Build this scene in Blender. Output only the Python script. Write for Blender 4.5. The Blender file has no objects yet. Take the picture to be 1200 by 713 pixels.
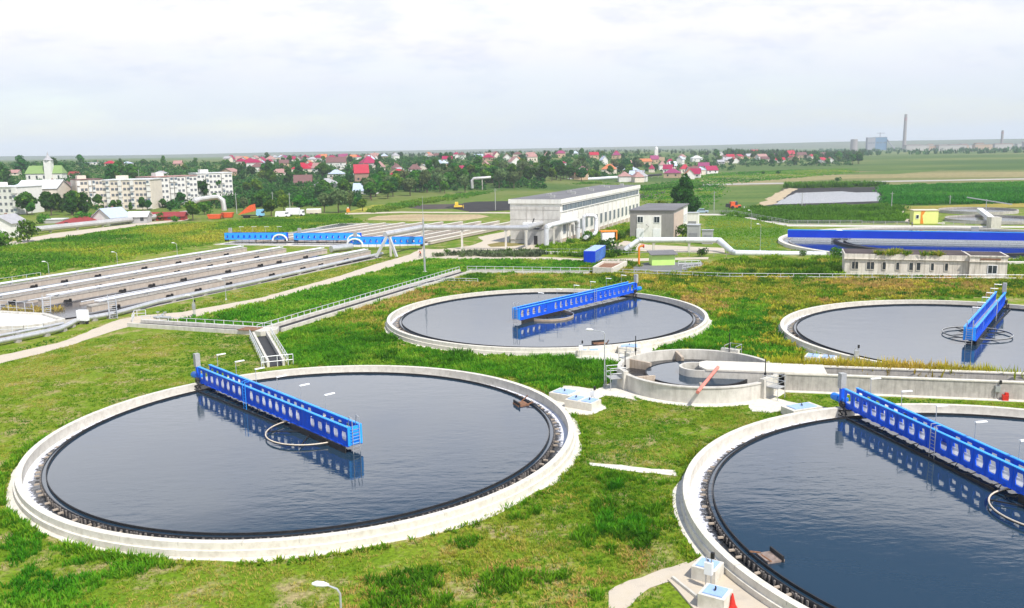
import bpy, bmesh, math, random
import numpy as np
from mathutils import Vector, Matrix
R_ = math.radians
rnd = random.Random(7)
sc = bpy.context.scene
COL = sc.collection
pi = math.pi

# ------------------------------------------------------------------ camera
F, PITCH, ROLL, CZ = 1028.716, 0.17369, -0.01731, 23.74
_c, _s, _cp, _sp = math.cos(ROLL), math.sin(ROLL), math.cos(PITCH), math.sin(PITCH)
RT = Vector((_c, _s*_sp, _s*_cp)); UP = Vector((-_s, _c*_sp, _c*_cp)); FW = Vector((0, _cp, -_sp))
cam = bpy.data.cameras.new("camera"); cam.sensor_width = 36; cam.lens = F/1200*36
cam.clip_start = 0.5; cam.clip_end = 30000
co = bpy.data.objects.new("camera", cam); COL.objects.link(co)
co.matrix_world = Matrix(((RT.x, UP.x, -FW.x, 0), (RT.y, UP.y, -FW.y, 0), (RT.z, UP.z, -FW.z, CZ), (0, 0, 0, 1)))
sc.camera = co

def ray(u, v):
    return FW + RT*((u-600)/F) + UP*((356.5-v)/F)
def at(u, v, z=0.0):
    """point of the level z seen at photo position (u, v): surveying the photograph"""
    d = ray(u, v); t = (z-CZ)/d.z
    return (d.x*t, d.y*t)
def zat(u, v, Y):
    d = ray(u, v); return CZ + d.z*Y/d.y
def sm(a, b, x):
    t = min(1, max(0, (x-a)/(b-a))); return t*t*(3-2*t)
def land(x, y):
    """height of the land: a level plain near by, rising gently under the town"""
    if y < 200: return 0.0
    r = math.hypot(x, y); a = x/y
    s0 = 390 + 420*sm(.02, .2, a)
    k = 1-.72*sm(.1, .38, a)
    l = 1 + .2*sm(-.3, -.5, a)
    return 15*k*l*sm(s0, s0+620, r)
def at_land(u, v):
    d = ray(u, v); t = 60.0
    for _ in range(600):
        x, y, z = d.x*t, d.y*t, CZ+d.z*t
        if z <= land(x, y): return (x, y)
        t *= 1.006
        if t > 5000: break
    return (d.x*t, d.y*t)
def at_dist(u, D):
    """ground point at distance D in the direction of photo column u"""
    d = ray(u, 180); return (d.x*D/d.y, D)

# ------------------------------------------------------------------ noise
def _hash(ix, iy, k):
    n = (ix*374761393 + iy*668265263 + k*974634667) & 0xffffffff
    n = ((n ^ (n >> 13))*1274126177) & 0xffffffff
    return ((n ^ (n >> 16)) & 0xffff)/65535.0
def vnoise(x, y, k=0):
    x = np.asarray(x, float); y = np.asarray(y, float)
    ix = np.floor(x).astype(np.int64); iy = np.floor(y).astype(np.int64)
    fx = x-ix; fy = y-iy; fx = fx*fx*(3-2*fx); fy = fy*fy*(3-2*fy)
    def h(a, b):
        n = (a*374761393 + b*668265263 + k*974634667) & 0xffffffff
        n = ((n ^ (n >> 13))*1274126177) & 0xffffffff
        return ((n ^ (n >> 16)) & 0xffff)/65535.0
    return (h(ix, iy)*(1-fx)+h(ix+1, iy)*fx)*(1-fy) + (h(ix, iy+1)*(1-fx)+h(ix+1, iy+1)*fx)*fy
def fbm(x, y, k=0):
    return .5*vnoise(x, y, k)+.3*vnoise(x*2.1, y*2.1, k+1)+.2*vnoise(x*4.3, y*4.3, k+2)

# ------------------------------------------------------------------ materials
MATS = {}
def nodes(name):
    m = bpy.data.materials.new(name); m.use_nodes = True; nt = m.node_tree
    b = nt.nodes["Principled BSDF"]
    return m, nt, b
def N(nt, t, **kw):
    n = nt.nodes.new(t)
    for k, v in kw.items():
        if k in n.inputs: n.inputs[k].default_value = v
        else: setattr(n, k, v)
    return n
def ramp(nt, stops, fac=None, interp=None):
    r = nt.nodes.new("ShaderNodeValToRGB"); e = r.color_ramp.elements
    while len(e) < len(stops): e.new(.5)
    for i, (p, c) in enumerate(stops):
        e[i].position = p; e[i].color = (*c, 1) if len(c) == 3 else c
    if interp: r.color_ramp.interpolation = interp
    if fac: nt.links.new(fac, r.inputs[0])
    return r
def coords(nt, kind="Object", scale=(1, 1, 1)):
    t = nt.nodes.new("ShaderNodeTexCoord"); m = nt.nodes.new("ShaderNodeMapping")
    m.inputs["Scale"].default_value = scale
    nt.links.new(t.outputs[kind], m.inputs[0]); return m.outputs[0]
def noise(nt, vec, scale, detail=4, rough=.55):
    n = N(nt, "ShaderNodeTexNoise"); n.inputs["Scale"].default_value = scale
    n.inputs["Detail"].default_value = detail; n.inputs["Roughness"].default_value = rough
    nt.links.new(vec, n.inputs["Vector"]); return n.outputs["Fac"]
def mixc(nt, fac, a, b, mode="MIX"):
    m = nt.nodes.new("ShaderNodeMix"); m.data_type = "RGBA"; m.blend_type = mode
    for s, v in ((m.inputs[0], fac), (m.inputs[6], a), (m.inputs[7], b)):
        if hasattr(v, "links"): nt.links.new(v, s)
        elif isinstance(v, (int, float)): s.default_value = v
        else: s.default_value = (*v, 1)
    return m.outputs[2]
def mat(name, col, rough=.6, var=.15, scale=2.0, metal=0, bump=0, spec=.3, dirt=None, dirt_amt=.5, dirt_scale=(.5, .5, .15), col2=None):
    """a surface of one colour with wear: fine mottling, plus optional dirt in streaks"""
    if name in MATS: return MATS[name]
    m, nt, b = nodes(name)
    v = coords(nt)
    f = noise(nt, v, scale, 5, .6)
    lo = tuple(c*(1-var) for c in col); hi = tuple(min(1, c*(1+var)) for c in (col2 or col))
    c = ramp(nt, [(.3, lo), (.7, hi)], f).outputs[0]
    if dirt:
        g = noise(nt, coords(nt, scale=dirt_scale), 4, 6, .65)
        r = ramp(nt, [(.45, (0, 0, 0)), (.75, (dirt_amt,)*3)], g)
        c = mixc(nt, r.outputs[0], c, dirt)
    nt.links.new(c, b.inputs["Base Color"])
    b.inputs["Roughness"].default_value = rough; b.inputs["Metallic"].default_value = metal
    b.inputs["Specular IOR Level"].default_value = spec
    if bump:
        bp = N(nt, "ShaderNodeBump"); bp.inputs["Strength"].default_value = bump; bp.inputs["Distance"].default_value = .03
        nt.links.new(noise(nt, v, scale*6, 4), bp.inputs["Height"]); nt.links.new(bp.outputs[0], b.inputs["Normal"])
    MATS[name] = m; return m
def leaf_mat(name, cols, trans=.25, objvar=.25):
    """leaves: hue from a per-leaf random attribute and a per-plant random value"""
    if name in MATS: return MATS[name]
    m, nt, b = nodes(name)
    a = N(nt, "ShaderNodeAttribute"); a.attribute_name = "tint"
    r = ramp(nt, [(i/(len(cols)-1), c) for i, c in enumerate(cols)], a.outputs["Fac"])
    oi = N(nt, "ShaderNodeObjectInfo")
    mp = N(nt, "ShaderNodeMapRange"); mp.inputs[3].default_value = 1-objvar; mp.inputs[4].default_value = 1+objvar
    nt.links.new(oi.outputs["Random"], mp.inputs[0])
    hs = N(nt, "ShaderNodeHueSaturation"); nt.links.new(r.outputs[0], hs.inputs["Color"]); nt.links.new(mp.outputs[0], hs.inputs["Value"])
    h2 = N(nt, "ShaderNodeMath", operation="MULTIPLY_ADD"); h2.inputs[1].default_value = .05; h2.inputs[2].default_value = .475
    nt.links.new(oi.outputs["Random"], h2.inputs[0]); nt.links.new(h2.outputs[0], hs.inputs["Hue"])
    nt.links.new(hs.outputs[0], b.inputs["Base Color"])
    b.inputs["Roughness"].default_value = .8; b.inputs["Specular IOR Level"].default_value = .06
    tr = N(nt, "ShaderNodeBsdfTranslucent"); nt.links.new(hs.outputs[0], tr.inputs[0])
    mx = N(nt, "ShaderNodeMixShader"); mx.inputs[0].default_value = trans
    out = nt.nodes["Material Output"]
    nt.links.new(b.outputs[0], mx.inputs[1]); nt.links.new(tr.outputs[0], mx.inputs[2]); nt.links.new(mx.outputs[0], out.inputs[0])
    MATS[name] = m; return m

CONC = mat("concrete", (.56, .53, .47), .85, .12, 1.3, bump=.25, dirt=(.24, .21, .17), dirt_amt=.5, dirt_scale=(.5, .5, .12))
CONC_BAS = mat("basin_concrete", (.46, .395, .33), .9, .15, 1.2, bump=.3, dirt=(.36, .27, .2), dirt_amt=.5, dirt_scale=(1.2, 1.2, .06))
CONC_OLD = mat("weathered_concrete", (.42, .39, .35), .9, .18, 1.6, bump=.3, dirt=(.15, .14, .12), dirt_amt=.6, dirt_scale=(.9, .9, .1))
CONC_TAN = mat("stained_concrete", (.45, .37, .29), .9, .2, 1.2, bump=.3, dirt=(.2, .15, .1), dirt_amt=.65, dirt_scale=(1.2, 1.2, .06))
CONC_WHITE = mat("pale_concrete", (.64, .60, .52), .85, .08, 1.0, bump=.14, dirt=(.34, .29, .22), dirt_amt=.5, dirt_scale=(.6, .6, .5))
PAVE = mat("paving", (.52, .45, .36), .9, .15, .8, bump=.2, dirt=(.36, .3, .2), dirt_amt=.6, dirt_scale=(.2, .2, .2))
DIRT = mat("bare_soil", (.42, .33, .21), .95, .25, .5, bump=.4)
BLACK_SOIL = mat("black_soil", (.022, .019, .018), .95, .5, .25, bump=.6)
BROWN_SOIL = mat("brown_soil", (.06, .045, .038), .95, .35, .15, bump=.5)
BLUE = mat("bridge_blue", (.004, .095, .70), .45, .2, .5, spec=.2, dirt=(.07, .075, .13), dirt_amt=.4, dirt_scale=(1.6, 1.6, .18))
BLUE_LIT = mat("bridge_blue_lit", (.03, .33, .95), .4, .1, .8, spec=.25)  # same bridge blue, lightened in the colour where sun strikes tops and ends
BLUE_FLAT = mat("panel_blue", (.003, .045, .55), .5, .1, .2, spec=.2)
GALV = mat("galvanised_steel", (.48, .49, .50), .4, .15, 3, metal=.5)
PIPE_S = mat("pipe_cladding", (.55, .55, .56), .38, .1, .5, metal=.45, dirt=(.3, .28, .26), dirt_amt=.45)
PIPE_W = mat("pipe_cladding_pale", (.68, .69, .72), .42, .08, .5, metal=.15, dirt=(.4, .38, .35), dirt_amt=.4)
PIPE_FAR = mat("pipe_cladding_dull", (.5, .49, .48), .5, .12, .3, metal=.3, dirt=(.3, .27, .24), dirt_amt=.5)
WHITE = mat("white_paint", (.78, .78, .78), .5, .06, 2)
CREAM = mat("cream_hose", (.66, .56, .44), .55, .15, 2)
SAND = mat("sandy_skirt", (.42, .32, .23), .7, .2, 1.5)
DARK = mat("dark_iron", (.022, .021, .022), .55, .4, 3)
RUST = mat("rusty_iron", (.22, .11, .06), .8, .4, 4)
WEIRM = mat("weir_plate", (.03, .03, .033), .5, .4, 3)
TOOTH = mat("weir_tooth", (.17, .15, .135), .8, .7, 3)
GREYBOX = mat("grey_box", (.36, .36, .35), .5, .1, 3)
RAIL = mat("rail_steel", (.60, .61, .62), .45, .1, 3, metal=.15)
LIDBLUE = mat("lid_pale_blue", (.30, .43, .68), .45, .1, 2)
MOTORBLUE = mat("motor_blue", (.01, .20, .75), .4, .1, 3)
RED = mat("red_paint", (.55, .03, .02), .5, .15, 3)
PINK = mat("faded_red_pipe", (.62, .21, .16), .6, .15, 2)
ORANGE = mat("orange_paint", (.75, .24, .02), .5, .12, 3)
REDORANGE = mat("red_orange_paint", (.70, .11, .03), .55, .15, 2)
YELLOW = mat("yellow_paint", (.75, .5, .05), .5, .1, 3)
GLASS = mat("window_glass", (.035, .045, .055), .12, .5, .8, spec=.6)
GLASS_B = mat("ribbon_glass", (.13, .17, .21), .2, .35, .35, spec=.6)
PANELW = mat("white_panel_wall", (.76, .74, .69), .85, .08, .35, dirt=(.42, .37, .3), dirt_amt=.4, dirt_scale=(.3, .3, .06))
PANELW_SHADE = mat("white_panel_wall_shade", (.60, .575, .53), .85, .12, .4, dirt=(.28, .25, .21), dirt_amt=.5, dirt_scale=(.25, .25, .08))  # hall's white panels, the end wall's shade mixed into the colour; dirt streaks
ROOFG = mat("felt_roof", (.17, .165, .17), .9, .2, .2, dirt=(.1, .1, .1), dirt_amt=.5, dirt_scale=(.1, .1, .1))
GREYWALL = mat("grey_render", (.27, .255, .24), .9, .08, .5, dirt=(.19, .17, .15), dirt_amt=.4)
PINKWALL = mat("pinkish_render", (.55, .43, .36), .9, .08, .5, dirt=(.38, .3, .24), dirt_amt=.4)
OLDWALL = mat("old_white_render", (.70, .64, .55), .9, .12, .6, dirt=(.22, .18, .13), dirt_amt=.75, dirt_scale=(.5, .5, .05))
LIME = mat("lime_wall", (.50, .74, .20), .8, .08, .8)
YELGREEN = mat("yellow_green_wall", (.72, .74, .25), .8, .06, .8)
DOORM = mat("door_grey", (.25, .25, .26), .6, .1, 2)
TANWOOD = mat("bark", (.10, .075, .05), .9, .3, 3)

def ground_material():
    m, nt, b = nodes("grassland")
    v = coords(nt)
    a = noise(nt, v, .035, 5, .6); f = noise(nt, v, .3, 5, .65); g = noise(nt, v, 3.5, 3, .6)
    far = noise(nt, coords(nt, scale=(.35, 1, 1)), .008, 4, .55)
    base = ramp(nt, [(.25, (.075, .16, .008)), (.45, (.13, .22, .010)), (.6, (.20, .24, .016)), (.8, (.30, .27, .05))], f)
    big = ramp(nt, [(.35, (.085, .18, .010)), (.5, (.16, .23, .014)), (.66, (.25, .26, .03))], a)
    c = mixc(nt, .5, base.outputs[0], big.outputs[0])
    soil = ramp(nt, [(.50, (0, 0, 0)), (.62, (.85, .85, .85))], noise(nt, v, .3, 8, .75))
    c = mixc(nt, soil.outputs[0], c, (.36, .28, .15))
    fine = ramp(nt, [(.3, (.45, .45, .45)), (.7, (1.3, 1.3, 1.25))], g)
    c = mixc(nt, .85, c, fine.outputs[0], "MULTIPLY")
    fr = ramp(nt, [(.38, (.05, .10, .018)), (.5, (.08, .13, .025)), (.6, (.15, .17, .05)), (.72, (.07, .12, .022))], far)
    sep = N(nt, "ShaderNodeSeparateXYZ"); nt.links.new(v, sep.inputs[0])
    mr = N(nt, "ShaderNodeMapRange"); mr.inputs[1].default_value = 260; mr.inputs[2].default_value = 520
    nt.links.new(sep.outputs[1], mr.inputs[0])
    c = mixc(nt, mr.outputs[0], c, fr.outputs[0])
    nt.links.new(c, b.inputs["Base Color"]); b.inputs["Roughness"].default_value = .95; b.inputs["Specular IOR Level"].default_value = .1
    bp = N(nt, "ShaderNodeBump"); bp.inputs["Strength"].default_value = .6; bp.inputs["Distance"].default_value = .12
    nt.links.new(g, bp.inputs["Height"]); nt.links.new(bp.outputs[0], b.inputs["Normal"])
    return m
def field_mat(name, a, b_, c_, scale=.05, sx=.3):
    if name in MATS: return MATS[name]
    m, nt, b = nodes(name)
    f = noise(nt, coords(nt, scale=(sx, 1, 1)), scale, 6, .65)
    f2 = noise(nt, coords(nt), scale*14, 4, .6)
    r = ramp(nt, [(.32, a), (.5, b_), (.68, c_)], f)
    fine = ramp(nt, [(.3, (.62, .62, .62)), (.7, (1.25, 1.25, 1.2))], f2)
    nt.links.new(mixc(nt, .8, r.outputs[0], fine.outputs[0], "MULTIPLY"), b.inputs["Base Color"])
    b.inputs["Roughness"].default_value = .95; b.inputs["Specular IOR Level"].default_value = .1
    MATS[name] = m; return m
def water_mat(name, col, ripple=.10, scale=1.0, rough=.03, foam=None, sx=.45):
    if name in MATS: return MATS[name]
    m, nt, b = nodes(name)
    v = coords(nt)
    b.inputs["Base Color"].default_value = (*col, 1); b.inputs["Roughness"].default_value = rough
    b.inputs["IOR"].default_value = 1.38; b.inputs["Specular IOR Level"].default_value = .5
    w1 = noise(nt, coords(nt, scale=(sx, 1, 1)), .9*scale, 3, .5)
    w2 = noise(nt, coords(nt, scale=(sx, 1, 1)), 3.2*scale, 2, .5)
    w3 = noise(nt, v, .07, 2, .5)
    ad = N(nt, "ShaderNodeMath", operation="MULTIPLY_ADD"); ad.inputs[1].default_value = .35
    nt.links.new(w2, ad.inputs[0]); nt.links.new(w1, ad.inputs[2])
    st = N(nt, "ShaderNodeMapRange"); st.inputs[1].default_value = .35; st.inputs[2].default_value = .65
    st.inputs[3].default_value = ripple*.3; st.inputs[4].default_value = ripple*1.5
    nt.links.new(w3, st.inputs[0])
    bp = N(nt, "ShaderNodeBump"); bp.inputs["Distance"].default_value = .12
    nt.links.new(st.outputs[0], bp.inputs["Strength"])
    nt.links.new(ad.outputs[0], bp.inputs["Height"]); nt.links.new(bp.outputs[0], b.inputs["Normal"])
    if foam:
        r0, r1 = foam
        ln = N(nt, "ShaderNodeVectorMath", operation="LENGTH"); nt.links.new(v, ln.inputs[0])
        mr = N(nt, "ShaderNodeMapRange"); mr.inputs[1].default_value = r0; mr.inputs[2].default_value = r1
        nt.links.new(ln.outputs["Value"], mr.inputs[0])
        n = noise(nt, v, 2.6, 6, .75); big = noise(nt, v, .09, 2, .5)
        s = N(nt, "ShaderNodeMath", operation="MULTIPLY_ADD"); s.inputs[1].default_value = .55
        nt.links.new(mr.outputs[0], s.inputs[0]); nt.links.new(n, s.inputs[2])
        s2 = N(nt, "ShaderNodeMath", operation="MULTIPLY_ADD"); s2.inputs[1].default_value = .9; nt.links.new(big, s2.inputs[0]); nt.links.new(s.outputs[0], s2.inputs[2])
        r = ramp(nt, [(.92, (0, 0, 0)), (1.0, (1, 1, 1))], None)
        md = N(nt, "ShaderNodeMath", operation="MULTIPLY"); md.inputs[1].default_value = .78; nt.links.new(s2.outputs[0], md.inputs[0])
        nt.links.new(md.outputs[0], r.inputs[0])
        nt.links.new(mixc(nt, r.outputs[0], col, (.72, .72, .78)), b.inputs["Base Color"])
        nt.links.new(mixc(nt, r.outputs[0], (rough,)*3, (.8,)*3), b.inputs["Roughness"])
    MATS[name] = m; return m

# ------------------------------------------------------------------ mesh helper
class MB:
    def __init__(s): s.v = []; s.f = []; s.m = []
    def add(s, vs, fs, mi=0):
        o = len(s.v); s.v += [tuple(p) for p in vs]; s.f += [tuple(i+o for i in f) for f in fs]; s.m += [mi]*len(fs); return s
    def box(s, c, d, rz=0, mi=0, tx=1.0, ty=1.0):
        """box: centre of the base c, size d, turned rz; the top may taper"""
        x, y, z = c; a, b, h = d[0]/2, d[1]/2, d[2]; cs, sn = math.cos(rz), math.sin(rz); P = []
        for zz, kx, ky in ((0, 1, 1), (h, tx, ty)):
            for px, py in ((-a, -b), (a, -b), (a, b), (-a, b)):
                P.append((x+px*kx*cs-py*ky*sn, y+px*kx*sn+py*ky*cs, z+zz))
        return s.add(P, [(0, 3, 2, 1), (4, 5, 6, 7), (0, 1, 5, 4), (1, 2, 6, 5), (2, 3, 7, 6), (3, 0, 4, 7)], mi)
    def bar(s, p, q, w, h=None, mi=0):
        """square bar from p to q"""
        p, q = Vector(p), Vector(q); d = (q-p).normalized(); h = h or w
        a = d.cross(Vector((0, 0, 1)))
        if a.length < .01: a = Vector((1, 0, 0))
        a.normalize(); b = a.cross(d); a = a*w/2; b = b*h/2
        P = [p-a-b, p+a-b, p+a+b, p-a+b, q-a-b, q+a-b, q+a+b, q-a+b]
        return s.add(P, [(0, 3, 2, 1), (4, 5, 6, 7), (0, 1, 5, 4), (1, 2, 6, 5), (2, 3, 7, 6), (3, 0, 4, 7)], mi)
    def tube(s, pts, r, seg=10, closed=False, mi=0, caps=True):
        pts = [Vector(p) for p in pts]; n = len(pts); P = []; prev = None
        rr = r if isinstance(r, (list, tuple)) else [r]*n
        for i, p in enumerate(pts):
            a = pts[i-1] if (i > 0 or closed) else p; b = pts[(i+1) % n] if (i < n-1 or closed) else p
            d = (b-a).normalized()
            if prev is None:
                u = d.cross(Vector((0, 0, 1)))
                if u.length < .05: u = d.cross(Vector((1, 0, 0)))
            else: u = prev-d*prev.dot(d)
            u.normalize(); w = d.cross(u); prev = u
            k = 1.0
            if 0 < i < n-1 or closed:
                c = (p-a).normalized().dot((b-p).normalized()); k = 1/max(.6, math.sqrt(max(.05, (1+c)/2)))
            for j in range(seg):
                t = 2*pi*j/seg; P.append(p+(u*math.cos(t)+w*math.sin(t))*rr[i]*(k if k < 1.3 else 1.3))
        fs = []
        for i in range(n if closed else n-1):
            for j in range(seg):
                a = i*seg+j; b = i*seg+(j+1) % seg; c = ((i+1) % n)*seg+(j+1) % seg; d = ((i+1) % n)*seg+j
                fs.append((a, b, c, d))
        if caps and not closed: fs += [tuple(range(seg))[::-1], tuple((n-1)*seg+j for j in range(seg))]
        return s.add(P, fs, mi)
    def lathe(s, prof, seg=96, a0=0, a1=2*pi, mi=0, loop=True):
        """turn the closed profile [(r, z)...] about the z axis"""
        full = abs(a1-a0-2*pi) < 1e-6; n = len(prof); m = seg if full else seg+1; P = []
        for i in range(m):
            t = a0+(a1-a0)*i/seg
            for r, z in prof: P.append((r*math.cos(t), r*math.sin(t), z))
        fs = []
        for i in range(seg):
            for j in range(n if loop else n-1):
                a = i*n+j; b = i*n+(j+1) % n; c = ((i+1) % m)*n+(j+1) % n; d = ((i+1) % m)*n+j
                fs.append((a, d, c, b))
        if loop and not full: fs += [tuple(range(n)), tuple(seg*n+j for j in range(n))[::-1]]
        return s.add(P, fs, mi)
    def prism(s, poly, z0, z1, mi=0):
        n = len(poly); P = [(x, y, z0) for x, y in poly]+[(x, y, z1) for x, y in poly]
        return s.add(P, [tuple(range(n))[::-1], tuple(range(n, 2*n))]+[(i, (i+1) % n, n+(i+1) % n, n+i) for i in range(n)], mi)
    def build(s, name, ms, parent=None, smooth=False, loc=None, recalc=True, rz=0):
        me = bpy.data.meshes.new(name); me.from_pydata(s.v, [], s.f); me.validate()
        if recalc:
            bm = bmesh.new(); bm.from_mesh(me); bmesh.ops.recalc_face_normals(bm, faces=bm.faces); bm.to_mesh(me); bm.free()
        for m in (ms if isinstance(ms, (list, tuple)) else [ms]): me.materials.append(m)
        if any(s.m): me.polygons.foreach_set("material_index", s.m[:len(me.polygons)])
        if smooth:
            me.shade_smooth(); me.set_sharp_from_angle(angle=R_(35))
        o = bpy.data.objects.new(name, me); COL.objects.link(o)
        if parent: o.parent = parent
        if loc: o.location = loc
        if rz: o.rotation_euler.z = rz
        return o
def tag(o, label=None, cat=None, group=None, kind=None):
    if label: o["label"] = label
    if cat: o["category"] = cat
    if group: o["group"] = group
    if kind: o["kind"] = kind
    return o
def empty(name, loc=(0, 0, 0), rz=0, label=None, cat=None, group=None):
    o = bpy.data.objects.new(name, None); COL.objects.link(o); o.location = loc; o.rotation_euler = (0, 0, rz)
    o.empty_display_size = .2
    return tag(o, label, cat, group)
def dup(root, loc=None, rz=None, label=None, group=None, scale=None):
    def cp(o, par):
        c = o.copy(); COL.objects.link(c)
        if par: c.parent = par
        for ch in o.children: cp(ch, c)
        return c
    r = cp(root, None)
    if loc is not None: r.location = loc
    if rz is not None: r.rotation_euler.z = rz
    if label: r["label"] = label
    if group: r["group"] = group
    if scale: r.scale = (scale,)*3 if isinstance(scale, (int, float)) else scale
    return r
def part_copy(o, parent, loc=None, rz=None):
    c = o.copy(); COL.objects.link(c); c.parent = parent
    if loc is not None: c.location = loc
    if rz is not None: c.rotation_euler.z = rz
    return c
def struct(o): o["kind"] = "structure"; return o

# ------------------------------------------------------------------ sky, sun, air
SUN_AZ, SUN_EL = R_(-51), R_(55)
def build_light():
    w = bpy.data.worlds.new("World"); sc.world = w; w.use_nodes = True; nt = w.node_tree
    bg = nt.nodes["Background"]; out = nt.nodes["World Output"]
    sky = N(nt, "ShaderNodeTexSky"); sky.sky_type = "NISHITA"; sky.sun_disc = False
    sky.sun_elevation = SUN_EL; sky.sun_rotation = pi/2-SUN_AZ; sky.air_density = 1.2; sky.dust_density = .5; sky.ozone_density = 1.2
    nt.links.new(sky.outputs[0], bg.inputs[0]); bg.inputs[1].default_value = .15
    tc = N(nt, "ShaderNodeTexCoord"); sp = N(nt, "ShaderNodeSeparateXYZ"); nt.links.new(tc.outputs["Generated"], sp.inputs[0])
    # a flat layer of cloud overhead: where the view ray meets it
    zc = N(nt, "ShaderNodeMath", operation="MAXIMUM"); zc.inputs[1].default_value = 0; nt.links.new(sp.outputs[2], zc.inputs[0])
    za = N(nt, "ShaderNodeMath", operation="ADD"); za.inputs[1].default_value = .30; nt.links.new(zc.outputs[0], za.inputs[0])
    dv = N(nt, "ShaderNodeVectorMath", operation="DIVIDE"); cb = N(nt, "ShaderNodeCombineXYZ")
    for i in range(3): nt.links.new(za.outputs[0], cb.inputs[i])
    nt.links.new(tc.outputs["Generated"], dv.inputs[0]); nt.links.new(cb.outputs[0], dv.inputs[1])
    mp = N(nt, "ShaderNodeMapping"); mp.inputs["Scale"].default_value = (.8, 1, 0); mp.inputs["Location"].default_value = (3.1, 1.7, 0)
    nt.links.new(dv.outputs[0], mp.inputs[0])
    n1 = noise(nt, mp.outputs[0], 2.0, 8, .55); n2 = noise(nt, mp.outputs[0], 4.5, 8, .6)
    # the bank of cloud is close to the horizon, the sky above it is more open
    el = ramp(nt, [(0, (.34, .34, .34)), (.025, (.45, .45, .45)), (.075, (.86, .86, .86)), (.17, (1, 1, 1)), (.355, (1, 1, 1)), (.405, (.12, .12, .12)), (.6, (.12, .12, .12)), (1, (.12, .12, .12))], sp.outputs[2])
    cov = N(nt, "ShaderNodeMath", operation="MULTIPLY_ADD"); cov.inputs[1].default_value = 1.15; cov.inputs[2].default_value = -.60
    nt.links.new(n1, cov.inputs[0])
    sm_ = N(nt, "ShaderNodeMath", operation="ADD"); nt.links.new(cov.outputs[0], sm_.inputs[0]); nt.links.new(el.outputs[0], sm_.inputs[1])
    mask = ramp(nt, [(.12, (0, 0, 0)), (.55, (.75, .75, .75)), (.95, (1, 1, 1))], sm_.outputs[0])
    ccol = ramp(nt, [(.36, (.84, .855, .95)), (.48, (.96, .95, .99)), (.58, (1.0, .985, 1.0))], n2)
    cl = N(nt, "ShaderNodeBackground"); lowb = ramp(nt, [(0, (.95, .95, .95)), (.05, (.75, .75, .75)), (.12, (0, 0, 0))], sp.outputs[2]); nt.links.new(mixc(nt, lowb.outputs[0], ccol.outputs[0], (.80, .88, 1.0)), cl.inputs[0]); 
    br = ramp(nt, [(.0, (.41, .41, .41)), (.05, (.43, .43, .43)), (.16, (.50, .50, .50)), (.24, (.95, .95, .95)), (.36, (1, 1, 1)), (.42, (.5, .5, .5))], sp.outputs[2])
    bm = N(nt, "ShaderNodeMath", operation="MULTIPLY"); bm.inputs[1].default_value = 2.05; nt.links.new(br.outputs[0], bm.inputs[0]); nt.links.new(bm.outputs[0], cl.inputs[1])
    mx = N(nt, "ShaderNodeMixShader"); nt.links.new(mask.outputs[0], mx.inputs[0])
    nt.links.new(bg.outputs[0], mx.inputs[1]); nt.links.new(cl.outputs[0], mx.inputs[2]); nt.links.new(mx.outputs[0], out.inputs[0])
    s = bpy.data.lights.new("sun", "SUN"); s.energy = 5.0; s.angle = R_(.6); s.color = (1, .96, .89)
    so = bpy.data.objects.new("sun", s); COL.objects.link(so)
    d = Vector((math.cos(SUN_AZ)*math.cos(SUN_EL), math.sin(SUN_AZ)*math.cos(SUN_EL), math.sin(SUN_EL)))
    so.rotation_euler = d.to_track_quat("Z", "Y").to_euler(); so.location = d*300
    sc.view_settings.view_transform = "Standard"; sc.view_settings.look = "None"
    sc.view_settings.exposure = .17; sc.view_settings.gamma = 1
    sc.render.engine = "CYCLES"; cy = sc.cycles
    cy.use_denoising = True; cy.max_bounces = 6; cy.diffuse_bounces = 2; cy.glossy_bounces = 3; cy.transmission_bounces = 2
    cy.volume_bounces = 0; cy.use_adaptive_sampling = True; cy.adaptive_threshold = .015
    # the air: one even, thin volume
    b = MB(); b.box((0, 5200, -6), (16400, 12400, 196))
    m = bpy.data.materials.new("air"); m.use_nodes = True; nt = m.node_tree; nt.nodes.clear()
    v = nt.nodes.new("ShaderNodeVolumePrincipled"); v.inputs["Color"].default_value = (.82, .91, 1, 1); v.inputs["Density"].default_value = HAZE
    v.inputs["Anisotropy"].default_value = 0
    o = nt.nodes.new("ShaderNodeOutputMaterial"); nt.links.new(v.outputs[0], o.inputs["Volume"])
    if HAZE > 0: tag(b.build("haze", m), kind="stuff")
HAZE = .00015

# ------------------------------------------------------------------ ground
def build_ground():
    rs = [0, 8, 16, 25]+[25*1.045**i for i in range(1, 126)]; rs = [r for r in rs if r < 5900]+[5900]
    na = 288; V = []; Fc = []
    for r in rs:
        for k in range(na):
            t = 2*pi*k/na; x, y = r*math.sin(t), r*math.cos(t); V.append((x, y, land(x, y)))
    for i in range(len(rs)-1):
        for k in range(na):
            a, b, c, d = i*na+k, i*na+(k+1) % na, (i+1)*na+(k+1) % na, (i+1)*na+k
            Fc.append((a, b, c, d) if i else (a, c, d))
    m = MB(); m.v = V; m.f = Fc; m.m = [0]*len(Fc)
    o = m.build("ground", ground_material(), smooth=True); struct(o)
def jag(poly, step, amp, seed=0):
    """subdivide an outline and roughen it"""
    out = []; n = len(poly); r = random.Random(seed)
    for i in range(n):
        (x0, y0), (x1, y1) = poly[i], poly[(i+1) % n]; L = math.hypot(x1-x0, y1-y0); k = max(1, int(L/step))
        for j in range(k):
            t = j/k; out.append((x0+(x1-x0)*t+r.uniform(-amp, amp), y0+(y1-y0)*t+r.uniform(-amp, amp)))
    return out
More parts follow.
